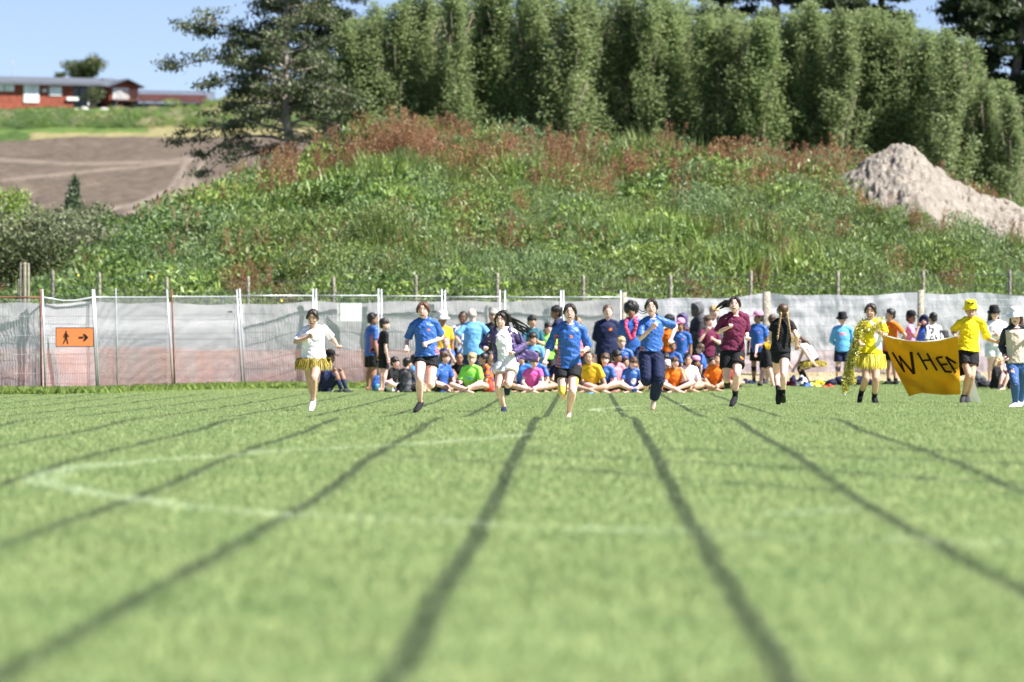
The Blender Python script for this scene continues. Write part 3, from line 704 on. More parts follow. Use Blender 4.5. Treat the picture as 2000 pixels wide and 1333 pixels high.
# ------------------------------------------------------------------ brick house on the hill
M_brick = mat_simple('red_brick', (.27, .075, .048), .85, .2, .2, 2)
M_brick2 = mat_simple('red_cladding', (.13, .045, .045), .8, .2, .15, 2)
M_roofm = mat_simple('grey_roof', (.105, .115, .135), .5, .4, .12, 1.5)
M_white = mat_simple('white_paint', (.78, .78, .76), .5, .4, .05, 3)
M_dark = mat_simple('dark_parts_and_shade', (.03, .035, .045), .15, .6, .2, 2)  # near-black for dark parts, also the painted shade in the house openings
M_glass = mat_simple('window_glass', (.74, .75, .77), .1, .7, .3, 1.2)
M_timb = mat_simple('stained_timber', (.10, .055, .05), .85, .2, .2, 3)
M_fenceg = mat_simple('weathered_boards', (.20, .175, .15), .9, .1, .3, 3)
M_conc = mat_simple('pale_block', (.48, .46, .42), .9, .1, .2, 2)
HDp = 650.0
def hx(px): return WX(px, HDp)
def hz(py): return CAMH+(HY-py)/F*HDp
house = tag(empty('brick_house', (hx(100), HDp, hz(212))), 'long red brick house with grey roof on the hilltop', 'house')
ox, oy, oz = house.location
house.rotation_euler.z = math.radians(24); house.scale.x = 1.06
def hb(name, mat, px0, px1, py0, py1, y0, y1, parent=house):
    return boxobj(name, mat, (hx(px0)-ox, y0, hz(py1)-oz), (hx(px1)-ox, y1, hz(py0)-oz), parent)
hb('wall', M_brick, -90, 142, 163, 214, 0, 8)
hb('porch_shade_wall', M_dark, 142, 206, 164, 205, 1.6, 8)  # shade of the porch recess is put into this wall's near-black colour
def roof(name, px0, px1, pe, pr, y0, y1, parent):
    a = Acc(); x0, x1 = hx(px0)-ox, hx(px1)-ox; ze, zr = hz(pe)-oz, hz(pr)-oz; ym = (y0+y1)/2; th = .12
    for (ya, za, yb, zb) in ((y0, ze, ym, zr), (ym, zr, y1, ze)):
        a.add([(x0, ya, za), (x1, ya, za), (x1, yb, zb), (x0, yb, zb), (x0, ya, za+th), (x1, ya, za+th), (x1, yb, zb+th), (x0, yb, zb+th)],
              [(0,3,2,1),(4,5,6,7),(0,1,5,4),(1,2,6,5),(2,3,7,6),(3,0,4,7)])
    return a.obj(name, M_roofm, parent, smooth=False)
rf = roof('roof', -95, 243, 166.5, 149.5, -.7, 8.6, house)
boxobj('chimney', M_dark, (hx(214)-ox, 3, hz(155)-oz), (hx(218)-ox, 3.5, hz(148.5)-oz), rf)
ant = Acc(); ant.tube([(hx(45)-ox, 4, hz(150)-oz), (hx(45)-ox, 4, hz(116)-oz)], .03, n=5)
for q in (118, 122): ant.tube([(hx(42)-ox, 4, hz(q)-oz), (hx(48)-ox, 4, hz(q)-oz)], .02, n=4)
ant.obj('aerial', M_conc, rf)
for px0, px1, py0, py1, kind in ((-12, 7, 161.5, 180, 'w'), (8.5, 27, 161.5, 180, 'w'), (45, 75, 165, 201, 'd'), (95, 119, 169, 187, 'w'), (82, 90, 174, 180, 'w')):
    w = hb('window' if kind == 'w' else 'glazed_door', M_white, px0, px1, py0, py1, -.10, -.003)
    nb = 2 if kind == 'w' else 3
    for i in range(nb):
        a0 = px0+2+(px1-px0-2)*i/nb; hb('pane', M_glass, a0, a0+(px1-px0-2)/nb-1.6, py0+2.4, py1-(2.2 if kind == 'w' else 8), -.13, -.103, w).location = (0, 0, 0)
hb('window', M_white, 129, 134, 176, 194, 1.48, 1.597); hb('window', M_white, 138, 145, 177, 195, 1.48, 1.597)
hb('porch_rail', M_white, 128, 151, 189, 195.5, -.25, -.15); hb('porch_post', M_white, 170, 172, 165, 205, -.12, .02)
hb('fascia', M_roofm, -92, 200, 161.0, 163.0, -.62, -.55)
# gable wing with deck
wall2 = Acc(); x0, x1 = hx(206)-ox, hx(262)-ox; zb, ze, zp, xm = hz(222)-oz, hz(168)-oz, hz(157.5)-oz, hx(238)-ox
wall2.add([(x0, -1.2, zb), (x1, -1.2, zb), (x1, -1.2, ze), (xm, -1.2, zp), (x0, -1.2, ze), (x0, 6, zb), (x1, 6, zb), (x1, 6, ze), (xm, 6, zp), (x0, 6, ze)],
          [(0,1,2,3,4), (9,8,7,6,5), (0,5,6,1), (1,6,7,2), (2,7,8,3), (3,8,9,4), (4,9,5,0)])
wall2.obj('gable_wall', M_brick, house, smooth=False)
g = Acc(); xl, xr = hx(197)-ox, hx(271)-ox; zl = hz(170)-oz; zp2 = hz(154)-oz
for (xa, za, xb, zb2) in ((xl, zl, xm, zp2), (xm, zp2, xr, zl)):
    g.add([(xa, -2.0, za), (xb, -2.0, zb2), (xb, 6.6, zb2), (xa, 6.6, za), (xa, -2.0, za+.14), (xb, -2.0, zb2+.14), (xb, 6.6, zb2+.14), (xa, 6.6, za+.14)], [(0,3,2,1),(4,5,6,7),(0,1,5,4),(1,2,6,5),(2,3,7,6),(3,0,4,7)])
g.obj('gable_roof', M_roofm, house, smooth=False)
w = hb('window', M_white, 212, 243, 170, 195, -1.30, -1.203); 
for a0, a1 in ((214, 221), (223, 230)): hb('pane', M_glass, a0, a1, 177, 193, -1.33, -1.303, w)
hb('basement_wall', M_brick2, 225, 245, 196, 222, -1.9, -1.25); hb('door', M_dark, 210, 223, 197, 224, -1.34, -1.22); hb('side_door', M_conc, 248, 261, 199, 222, -1.34, -1.22)
deck = hb('deck', M_timb, 207, 402, 193.5, 197, -3.2, -1.25)
def deckpart(name, a): return a.obj(name, M_timb, house, smooth=False)
a = Acc()
for px in np.arange(208, 402, 2.3): a.box((hx(px)-ox, -3.15, (hz(177)+hz(193))/2-oz), (.025, .02, (hz(177)-hz(193))/2))
a.box(((hx(207)+hx(402))/2-ox, -3.15, hz(176.5)-oz), ((hx(402)-hx(207))/2, .05, .04)); deckpart('railing', a)
for px in (209, 262, 285, 306, 328, 350, 372, 398):
    a = Acc(); a.box((hx(px)-ox, -3.1, (hz(197.2)+hz(226))/2-oz), (.07, .07, (hz(197.2)-hz(226))/2))
    deckpart('deck_post', a)
hb('under_deck_shade_wall', M_dark, 263, 330, 199, 218, -1.3, 5.8); hb('back_boards', M_brick2, 264, 396, 181, 193.2, -1.24, -1.1); hb('lower_boards', M_brick2, 330, 400, 198, 222, -1.6, -1.3)  # block under the deck is coloured near-black as shade in the openings
bf = tag(empty('garden_fence', (hx(50), 637, CAMH+(HY-226)/F*637)), 'weathered grey board fence below the garden at the left', 'fence')
a = Acc()
for i, px in enumerate(np.arange(-60, 104, 3.1)): a.box((WX(px, 637)-bf.location.x, 0, .35+rnd.uniform(-.04, .04)), (.085, .02, .42))
a.obj('boards', M_fenceg, bf, smooth=False); boxobj('block_end', M_conc, (WX(104, 637)-bf.location.x, -.1, -.2), (WX(118, 637)-bf.location.x, .1, .85), bf)
for px, pb, w, h in ((146, 222, .55, .6), (163, 221, .5, .75), (202, 222, .6, .7)):
    a = Acc(); a.ell((0, 0, h*.45), (w, .4, h*.55)); a.box((0, .1, h*.3), (w*.8, .3, h*.3)); o = a.obj('garden_rock', M_conc); o.location = (WX(px, 636), 636, CAMH+(HY-pb)/F*636)
    tag(o, {146: 'pale block below the house, left of its pair', 163: 'pale block below the house, under the round bush', 202: 'pale block beside the basement door of the house'}[px], 'rock')
# ------------------------------------------------------------------ farm fence at the foot of the mound
M_post = mat_simple('weathered_post', (.25, .23, .18), .9, .1, .25, 9, .6, 30)
M_postd = mat_simple('dark_post', (.20, .18, .16), .9, .1, .3, 9)
M_wire = mat_simple('galvanised_wire', (.16, .17, .175), .4, .5, .1, 5, metal=.6)
farm = tag(empty('farm_fence', (WX(1100, 142), 141, 0)), 'post and wire farm fence running along the foot of the weedy mound', 'fence')
fx0 = farm.location.x; tops = []
for px, pt in ((-120, 535), (30, 545), (94, 527), (187, 532), (317, 541), (480, 540), (648, 540), (811, 537), (968, 533), (1140, 537), (1310, 537), (1467, 528), (1640, 529), (1806, 528), (1978, 527), (2140, 527)):
    x = WX(px, 140); zt = CAMH+(HY-pt)/F*140; a = Acc(); lean = rnd.uniform(-.03, .03)
    a.tube([(x-fx0, 0, -.4), (x-fx0+lean, 0, zt-.02)], [.048, .043], n=9); a.obj('post', M_postd if px in (94, 1978) else M_post, farm); tops.append((x-fx0, zt))
a = Acc()
for f in (.12, .38, .62, .85, 1.1):
    pts = [(x, -.07, zt-f) for x, zt in tops]; a.tube(pts, .006, n=4, round_=False)
a.obj('wire', M_wire, farm)
for i, (px, pt, r, m, lab) in enumerate(((39, 516, .035, M_postd, 'thin grey post, left of the tall trio at the left edge'), (47, 515, .05, M_post, 'pale thick post, middle of the tall trio at the left edge'), (54, 516, .035, M_post, 'pale thin post, right of the tall trio at the left edge'))):
    a = Acc(); zt = CAMH+(HY-pt)/F*138; a.tube([(0, 0, -.4), (0, 0, zt)], [r, r*.95], n=9); o = a.obj('tall_post', m); o.location = (WX(px, 138), 138, 0); tag(o, lab, 'post', 'tall posts at the left')
# ------------------------------------------------------------------ temporary site fence panels
M_galv = mat_simple('galvanised_pipe', (.40, .42, .44), .38, .5, .08, 6, metal=.35)
M_rustp = mat_simple('rusty_pipe', (.15, .07, .045), .8, .2, .35, 10)
def fd(px): return float(np.interp(px, [-200, 80, 190, 338, 475, 1213], [117.3, 117.8, 119.5, 127.5, 133.2, 135.8]))
ords = ['cut off by the left edge of the photo', 'holding the orange walking sign, with a sagging top rail', 'with an extra post standing in it, right of the sign', 'with rusty brown side posts', 'behind the runner in the gold tutu', 'with the blank white notice', 'behind the red-haired runner', 'behind the bald man in light blue', 'behind the runner with flying hair', 'ending at the wooden corner post']
pan = [(-64, 78, -60, 80, 581, 768, 'r'), (82, 180, 88, 189, 581, 764, 'g'), (183.5, 326, 192, 338, 581, 768, 'g'), (335, 462.5, 341, 473, 580, 760, 'm'), (468, 611, 478, 611, 578, 757, 'g'), (617, 738.5, 617, 738.5, 578, 756, 'g'), (744.5, 862.5, 744.5, 862.5, 579, 756, 'g'), (869, 976, 869, 976, 580.5, 757, 'g'), (986, 1095, 986, 1095, 581, 757, 'g'), (1100, 1212, 1100, 1212, 581, 757, 'g')]
for i, (xa, xb, xa2, xb2, yt, yb, k) in enumerate(pan):
    da, db = fd(xa), fd(xb); A, B = PT(xa, yt, da), PT(xb, yt, db); A2, B2 = PT(xa2, yb, da), PT(xb2, yb, db)
    g0 = max(gz(xa, da)-.03, -.2); A2.z = B2.z = g0+.06
    r = empty('temporary_fence', (A2.x, A2.y, g0)); tag(r, 'temporary mesh fence panel '+ords[i], 'fence panel', 'temporary fence panels along the field edge'); O = r.location
    mL = M_rustp if k in 'rm' else M_galv; mR = M_rustp if k == 'r' else M_galv; mT = M_rustp if k == 'r' else M_galv
    upA = (A-A2).normalized()*.17; upB = (B-B2).normalized()*.17
    for nm, bot, top, m_ in (('post', A2, A+upA, mL), ('post', B2, B+upB, mR)):
        a = Acc(); bb = bot.copy(); bb.z = g0-.02; a.tube([bb-O, top-O], .021, n=8, round_=False); a.obj(nm, m_, r)
    a = Acc(); sag = .07 if i == 1 else .0; mid = (A+B)/2+Vector((0, 0, -sag)); a.tube([A-O, A*.6+B*.4+Vector((0, 0, -sag))-O, A*.35+B*.65+Vector((0, 0, -sag*.95))-O, B-O], .019, n=8, round_=False); a.obj('top_rail', mT, r)
    if i in (0, 2, 3, 4):
        a = Acc(); lo = Vector((0, 0, -.04)); e = B2 if i != 2 else A2*.75+B2*.25; a.tube([A2+lo-O, e+lo-O], .018, n=8, round_=False); a.obj('bottom_rail', mT, r)
    a = Acc(); W = (B-A).length; nw = int(W/.058)
    for j in range(1, nw):
        f = j/nw; tp = A.lerp(B, f)-Vector((0, 0, sag*(1-abs(2*f-1)))); bt = A2.lerp(B2, f); a.tube([bt-O, tp-O], .0042, n=3, round_=False)
    for f in (.03, .2, .4, .6, .8, .97): a.tube([A.lerp(A2, f)-O, B.lerp(B2, f)-O], .0042, n=3, round_=False)
    a.obj('wire_mesh', M_wire, r)
    if i in (2, 4, 5, 6, 7, 8, 9):
        a = Acc(); q = A-O+Vector((-.03, 0, -.08)); a.box(q, (.05, .015, .018)); q = A-O+Vector((-.03, 0, .12)); a.box(q, (.045, .015, .016)); a.obj('clamp', M_galv, r)
a = Acc(); b0 = PT(229, 755, 121.4); t0 = PT(225, 565, 121.4); a.tube([(0, 0, -.1), t0-Vector((b0.x, b0.y, gz(229, 121.4)))], .019, n=8); o = a.obj('loose_pole', M_galv); o.location = (b0.x, b0.y, gz(229, 121.4)); tag(o, 'loose galvanised pole standing against the panel right of the walking sign', 'pole')
# star pickets / black stakes behind the wire
for px, pt, pb, d_, m_, cap, lab in ((249, 663, 742, 123.4, M_dark, 1, 'dark stake with a yellow cap behind the fence'), (211, 590, 728, 121.2, M_postd, 0, 'dark leaning stake right of the walking sign'), (672, 661, 745, 134.4, M_dark, 0, 'short dark stake left of the boy in blue and red'), (504, 597, 725, 133.9, M_postd, 0, 'grey stake behind the cloth beside the gold tutu runner'),
                             (788, 610, 725, 134.7, M_postd, 0, 'grey stake left of the red-haired runner'), (1071, 640, 720, 135.5, M_postd, 0, 'grey stake behind the crowd, left of the middle runner')):
    a = Acc(); zt = CAMH+(HY-pt)/F*d_; a.tube([(0, 0, gz(px, d_)-.05), (WX(px, d_)*0-.02, 0, zt)], .022, n=6)
    o = a.obj('stake', m_); o.location = (WX(px, d_), d_, 0); tag(o, lab, 'stake')
    if cap: c_ = Acc(); c_.ell((-.02, 0, zt+.02), (.035, .035, .04)); c_.obj('cap', mat_simple('yellow_plastic', (.85, .70, .02), .4, .5, .03), o)
# ------------------------------------------------------------------ shade cloth and orange barrier mesh
def cloth_mat(name, col, alpha, trans=.5, var=.1, holes=False):
    t = NT(name); pos = t.n('ShaderNodeNewGeometry').outputs['Position']
    v = t.m('MULTIPLY_ADD', t.noise(1.3, pos, 4), var*2, 1-var)
    c = t.mix(1.0, col, t.n('ShaderNodeCombineColor', {0: v, 1: v, 2: v}).outputs[0], 'MULTIPLY')
    bp = t.n('ShaderNodeBump', {'Strength': .45, 'Distance': .05, 'Height': t.noise(5.5, t.n('ShaderNodeMapping', {0: pos, 3: (1.6, 1.0, .7)}).outputs[0], 4, .55)}).outputs[0]
    p = t.pr(color=c, rough=.75, spec=.2, normal=bp); tr = t.n('ShaderNodeBsdfTranslucent', {'Color': c, 'Normal': bp})
    s = t.n('ShaderNodeMixShader', {0: trans, 1: p.outputs[0], 2: tr.outputs[0]})
    tp = t.n('ShaderNodeBsdfTransparent')
    al = alpha
    if holes: al = t.m('MULTIPLY_ADD', t.noise(.9, pos, 3), .5, alpha-.25)
    return t.done(t.n('ShaderNodeMixShader', {0: al, 1: tp.outputs[0], 2: s.outputs[0]}))
M_cloth = cloth_mat('white_shade_cloth', (.63, .60, .645), .92); M_clothr = cloth_mat('bright_shade_cloth', (.93, .88, .97), .94, .5)
M_net = cloth_mat('orange_barrier_mesh', (1.0, .40, .30), .22, .35, .25, True)
M_net2 = cloth_mat('faded_barrier_mesh', (.90, .55, .48), .22, .35, .25, True)
def sheet(name, top, bot, dfun, mat, label, cat, wr=.05, nx=500, nz=34, off=0, seed=0, topw=.02, tag_it=True):
    top = np.array(top, float); bot = np.array(bot, float); px = np.linspace(top[0, 0], top[-1, 0], nx)
    tz = np.interp(px, top[:, 0], top[:, 1]); bz = np.interp(px, bot[:, 0], bot[:, 1]); dd = np.array([dfun(q) for q in px])
    s = np.linspace(0, 1, nz)[:, None]; PYs = tz+(bz-tz)*s
    wob = wr*(vnoise(px/55.+0*s, s*3.2+px/300., 100+seed, 4)-.5)*2+wr*.7*(vnoise(px/160.+s*1.5, s*9+px/90., 101+seed, 3)-.5)+wr*.35*np.sin(px/14.+s*4)*vnoise(px/200., s*2, 102+seed, 2)
    D = dd+wob+off; X = (px-VX)/F*dd+0*s; Z = CAMH+(HY-PYs)/F*dd+topw*(1-s)*np.sin(px/23.)
    me = mesh_np(name, np.stack([X, D, Z], -1).reshape(-1, 3), grid(nx, nz), mat, smooth=True)
    o = link(bpy.data.objects.new(name, me)); return tag(o, label, cat)
dl = lambda q: fd(q)+.20
sheet('shade_cloth', [(-160, 592), (78, 593), (150, 591), (320, 592), (470, 596), (611, 590), (740, 592), (800, 588), (863, 589), (980, 589), (1100, 588), (1213, 586)],
      [(-160, 752), (180, 756), (640, 752), (1213, 752)], dl, M_cloth, 'long white shade cloth hung behind the mesh fence panels', 'shade cloth', .05)
dr = lambda q: float(np.interp(q, [1213, 1500, 2200], [136.6, 137.0, 137.2]))
sheet('shade_cloth', [(1219, 580), (1240, 582), (1300, 584), (1380, 583), (1440, 581), (1475, 577), (1500, 573), (1530, 575), (1600, 577), (1640, 578), (1700, 576), (1760, 574), (1797, 572), (1820, 573), (1850, 574), (1900, 573), (2000, 577), (2120, 576)],
      [(1219, 748), (1500, 748), (1700, 745), (2120, 747)], dr, M_clothr, 'white shade cloth slung between the wooden posts on the right', 'shade cloth', .07, 420, seed=5, off=.12)
sheet('barrier_mesh', [(-160, 682), (78, 681), (184, 681), (250, 676), (330, 681), (470, 684), (600, 681), (740, 682), (860, 690), (1213, 692)], [(-160, 764), (78, 764), (190, 760), (640, 757), (1213, 752)], lambda q: fd(q)+.07, M_net, 'orange plastic barrier mesh along the bottom of the panel fence', 'barrier mesh', .04, seed=9)
sheet('barrier_mesh', [(1219, 692), (1400, 690), (1600, 684), (1800, 690), (2120, 690)], [(1219, 742), (2120, 740)], lambda q: dr(q)+.0, M_net2, 'faded pink barrier mesh at the foot of the cloth on the right', 'barrier mesh', .04, seed=11)
# dirt strip behind the cloth foot
M_strip = soil_mat('trampled_strip', (.30, .25, .15), (.38, .33, .22), (.22, .22, .10), 2)
a = Acc(); pts = [(1225, 135.4), (1330, 135.5), (1420, 135.6), (1500, 135.7), (2150, 135.9)]
vs_ = [(WX(p, d_), d_, gz(p, d_)+.03) for p, d_ in pts]+[(WX(p, d_), d_+1.8, gz(p, d_)+.30) for p, d_ in pts]
a.add(vs_, [(i, i+1, i+6, i+5) for i in range(4)]); tag(a.obj('dirt_bank', M_strip, smooth=False), kind='structure')
M_bigp = mat_simple('round_timber', (.30, .27, .22), .9, .1, .3, 14, .8, 40)
for px, pt, r_, d_, lab in ((1217.5, 571, .075, 136.2, 'wooden corner post where the panel fence ends'), (1496, 570, .10, 136.6, 'thick round timber post right of the maroon runner'), (1797, 567, .085, 136.7, 'round timber post behind the boy in the black cap'), (1226, 607, .05, 135.6, 'short pale timber stake beside the afro wig')):
    a = Acc(); zt = CAMH+(HY-pt)/F*d_; a.tube([(0, 0, -.3), (.01, 0, zt)], [r_, r_*.93], n=12, round_=False); o = a.obj('timber_post', M_bigp); o.location = (WX(px, d_), d_, 0); tag(o, lab, 'post')
# fine wire net in front of the cloth on the right
netr = tag(empty('wire_netting', (WX(1650, 136.5), 136.5, 0)), 'square wire netting stretched between the timber posts on the right', 'wire netting'); a = Acc()
for px in np.arange(1232, 2100, 26): a.tube([(WX(px, 136.5)-netr.location.x, 0, .05), (WX(px, 136.5)-netr.location.x, 0, CAMH+(HY-584)/F*136.5)], .003, n=3, round_=False)
for py in (586, 600, 618, 637, 660, 685, 712): a.tube([(WX(1220, 136.5)-netr.location.x, 0, CAMH+(HY-py)/F*136.5), (WX(2100, 136.5)-netr.location.x, 0, CAMH+(HY-py)/F*136.5)], .003, n=3, round_=False)
a.obj('wires', M_wire, netr)
# ------------------------------------------------------------------ signs on the fence
M_osign = mat_simple('orange_sign_face', (.95, .27, .09), .45, .4, .04, 3)
M_ink = mat_simple('black_ink', (.012, .012, .014), .5, .3, .05, 3)
sd = 118.2-.08; k = sd/F
sg = tag(empty('walking_sign', PT(145, 659, sd)), 'orange sign with a black walking figure and an arrow on the fence', 'sign')
boxobj('border', M_ink, (-37.5*k, -.008, -19*k), (37.5*k, .012, 19*k), sg)
boxobj('face', M_osign, (-36*k, -.014, -17.5*k), (36*k, -.0081, 17.5*k), sg)
def flat(name, polys, y0, mat, parent, th=.004):
    a = Acc()
    for P in polys:
        n_ = len(P); f = [(x*k, y0-th, z*k) for x, z in P]; b = [(x*k, y0, z*k) for x, z in P]
        a.add(f+b, [tuple(range(n_))]+[(i, (i+1) % n_, n_+(i+1) % n_, n_+i) for i in range(n_)])
    return a.obj(name, mat, parent, smooth=False)
def strip(pts, w): 
    out = []
    for (x0, z0), (x1, z1) in zip(pts[:-1], pts[1:]):
        dx, dz = x1-x0, z1-z0; L = math.hypot(dx, dz); nx_, nz_ = -dz/L*w/2, dx/L*w/2; out.append([(x0+nx_, z0+nz_), (x1+nx_, z1+nz_), (x1-nx_, z1-nz_), (x0-nx_, z0-nz_)])
    return out
cx = -17
fig = [[(cx+1.6*math.cos(t_)+.5, 10.5+2.1*math.sin(t_)) for t_ in np.linspace(0, 6.28, 10)[:-1]]]+[[(cx-2, 8), (cx+2.2, 8), (cx+2.6, 0), (cx-1.6, 0)]]
fig += strip([(cx-.3, .5), (cx-2.0, -6), (cx-5.0, -12.5)], 2.1)+strip([(cx+1, .5), (cx+2.2, -6), (cx+3.8, -13)], 2.1)+strip([(cx+1.5, 7), (cx+4, 2.5), (cx+6.5, 1.5)], 1.4)+strip([(cx-1.5, 7), (cx-4.2, 3.5), (cx-3.2, -.5)], 1.4)
flat('walking_figure', fig, -.0145, M_ink, sg)
flat('arrow', [[(8, 1.2), (17, 1.2), (17, -2.2), (8, -2.2)], [(16.5, 6.5), (20, 6.5), (27, -.5), (20, -7.5), (16.5, -7.5), (20, -.5)]], -.0145, M_ink, sg)
o = boxobj('blank_notice', mat_simple('white_board', (.86, .86, .84), .5, .4, .03), (-26.5*.011, -.01, -19.5*.011), (26.5*.011, .01, 19.5*.011)); o.location = PT(682.5, 610, fd(682)-.05); tag(o, 'blank white rectangular notice board hung on the fence', 'notice')
for px, py, lab in ((449, 609.5, 'small dark tag on the cloth left of the gold tutu runner'), (848, 609, 'small dark tag on the cloth beside the red-haired runner')):
    a = Acc(); a.box((0, 0, 0), (.055, .008, .022)); a.box((.03, -.012, .0), (.015, .006, .012)); o = a.obj('fence_tag', mat_simple('tag_grey', (.10, .10, .12), .5), smooth=False); o.location = PT(px, py, fd(px)-.04); tag(o, lab, 'tag')
# ------------------------------------------------------------------ people
def mat_skin(name, col):
    t = NT(name); obj = t.n('ShaderNodeTexCoord').outputs['Object']
    c = t.mix(t.ss(.35, .7, t.noise(9, obj, 3)), tuple(x*.9 for x in col), tuple(min(1, x*1.06) for x in col))
    p = t.pr(color=c, rough=.5, spec=.3); p.inputs['Subsurface Weight'].default_value = .12
    p.inputs['Subsurface Radius'].default_value = (.012, .005, .003); p.inputs['Subsurface Scale'].default_value = 1
    return t.done(p)
SKIN = {'fair': mat_skin('skin_fair', (.80, .48, .41)), 'mid': mat_skin('skin_tan', (.55, .33, .24)), 'brown': mat_skin('skin_brown', (.32, .17, .11)), 'dark': mat_skin('skin_dark', (.15, .078, .05))}
M_eye = mat_simple('eye_white', (.75, .73, .70), .3, .4, .02); M_iris = mat_simple('eye_dark', (.02, .014, .01), .25, .5, .02)
M_lip = mat_simple('lips', (.30, .09, .08), .5, .3, .05); M_teeth = mat_simple('teeth', (.8, .78, .72), .3, .4, .02); M_mouth = mat_simple('open_mouth', (.10, .02, .02), .6, .2, .02)
M_brow = mat_simple('eyebrows', (.035, .022, .016), .8, .1, .05)
def mat_cloth(name, col, sheen=.0, rough=.75, bump=.35, var=.06):
    t = NT(name); obj = t.n('ShaderNodeTexCoord').outputs['Object']
    c = t.mix(t.ss(.3, .7, t.noise(5, obj, 3)), tuple(x*(1-var) for x in col), tuple(min(1, x*(1+var)) for x in col))
    p = t.pr(color=c, rough=rough, spec=.25)
    h = t.noise(11, obj, 5, .6)
    t.set(p.inputs['Normal'], t.n('ShaderNodeBump', {'Strength': bump, 'Distance': .03, 'Height': h}).outputs[0])
    return t.done(p)
CLC = dict(blue=(.040, .120, .41), blue2=(.05, .20, .72), navy=(.012, .018, .060), black=(.010, .010, .013), white=(.84, .80, .86), orange=(.80, .17, .015), red=(.62, .055, .04),
           yellow=(.83, .66, .015), lemon=(.86, .78, .10), gold=(.52, .42, .04), mustard=(.80, .46, .03), lime=(.28, .80, .10), pink=(.75, .12, .42), salmon=(.72, .24, .30), lilac=(.62, .28, .62), pinkcap=(.78, .30, .55),
           maroon=(.125, .016, .052), lightblue=(.14, .36, .74), teal=(.03, .13, .18), purple=(.085, .060, .16), grey=(.10, .10, .11), charcoal=(.035, .035, .042), denim=(.045, .10, .26), cream=(.62, .50, .40), palegrey=(.66, .67, .72),
           skyblue=(.12, .42, .78), denimdark=(.02, .035, .09), lei=(.85, .10, .20), brownshoe=(.16, .09, .05))
_cm = {}
def CM(n):
    if n not in _cm: _cm[n] = mat_cloth(n+'_fabric', CLC[n], rough=.40 if n in ('blue', 'purple') else .8)
    return _cm[n]
HAIRC = dict(black=(.010, .008, .007), dark=(.022, .014, .010), brown=(.075, .040, .022), light=(.28, .17, .08), red=(.10, .045, .028), blond=(.42, .30, .15), grey=(.30, .28, .25), wig=(.008, .007, .007))
_hm = {}
def HM(n):
    if n not in _hm:
        t = NT(n+'_hair'); obj = t.n('ShaderNodeTexCoord').outputs['Object']; col = HAIRC[n]
        mp = t.n('ShaderNodeMapping', {0: obj}); mp.inputs['Scale'].default_value = (90, 90, 9)
        nz = t.noise(1.0, mp.outputs[0], 3); c = t.mix(t.ss(.3, .7, nz), tuple(x*.6 for x in col), tuple(min(1, x*1.5) for x in col))
        p = t.pr(color=c, rough=.42, spec=.45); t.set(p.inputs['Normal'], t.n('ShaderNodeBump', {'Strength': .7, 'Distance': .01, 'Height': nz}).outputs[0]); _hm[n] = t.done(p)
    return _hm[n]

def solid(acc, name, mats, voxel, parent=None, smooth=2, wrinkle=0.0, seed=0, deco=None, extra=None):
    """fuse overlapping closed shapes into one continuous surface"""
    me0 = acc.me('tmp', []); o = bpy.data.objects.new('tmp', me0); COL.objects.link(o)
    md = o.modifiers.new('r', 'REMESH'); md.mode = 'VOXEL'; md.voxel_size = voxel; md.use_smooth_shade = True
    if smooth: ms = o.modifiers.new('s', 'SMOOTH'); ms.factor = .5; ms.iterations = smooth
    dg = bpy.context.evaluated_depsgraph_get(); me = bpy.data.meshes.new_from_object(o.evaluated_get(dg)); 
    bpy.data.objects.remove(o); bpy.data.meshes.remove(me0); me.name = name
    n = len(me.vertices)
    if wrinkle and n:
        co = np.empty(n*3, np.float32); me.vertices.foreach_get('co', co); co = co.reshape(-1, 3)
        no = np.empty(n*3, np.float32); me.vertices.foreach_get('normal', no); no = no.reshape(-1, 3)
        wv = 1-np.abs(2*vnoise(co[:, 0]*9+co[:, 1]*6+seed, co[:, 2]*15+co[:, 0]*7+seed, 3+seed, 3)-1)
        wv2 = 1-np.abs(2*vnoise(co[:, 0]*16-co[:, 2]*9, co[:, 2]*10+co[:, 1]*10+seed, 13+seed, 2)-1)
        wv3 = vnoise(co[:, 0]*5+co[:, 2]*3+seed, co[:, 2]*8-co[:, 0]*4+co[:, 1]*5, 23+seed, 2); co += no*((wv-.6)*wrinkle*2.6+(wv2-.6)*wrinkle*1.1+(wv3-.5)*wrinkle*3.6)[:, None]; me.vertices.foreach_set('co', co.astype(np.float32).ravel())
    mats = list(mats) if isinstance(mats, (list, tuple)) else [mats]
    me.materials.clear()
    for m in mats: me.materials.append(m)
    nf = len(me.polygons); mi = np.zeros(nf, np.int32)
    if deco is not None and nf:
        c = np.empty(nf*3, np.float32); me.polygons.foreach_get('center', c); mi = deco(c.reshape(-1, 3)).astype(np.int32)
    me.polygons.foreach_set('material_index', mi); me.polygons.foreach_set('use_smooth', np.ones(nf, bool))
    if extra is not None and extra.v:      # small face features appended to the same mesh
        V = np.empty(n*3, np.float32); me.vertices.foreach_get('co', V)
        b = n; vs_ = V.reshape(-1, 3).tolist()+[tuple(v) for v in extra.v]
        fs = [tuple(p.vertices) for p in me.polygons]+[tuple(i+b for i in f) for f in extra.f]
        m2 = bpy.data.meshes.new(name); m2.from_pydata(vs_, [], fs)
        for m in mats: m2.materials.append(m)
        m2.polygons.foreach_set('material_index', mi.tolist()+extra.m); m2.polygons.foreach_set('use_smooth', [True]*len(fs)); m2.update(); me = m2
    me.update(); return link(bpy.data.objects.new(name, me), parent)

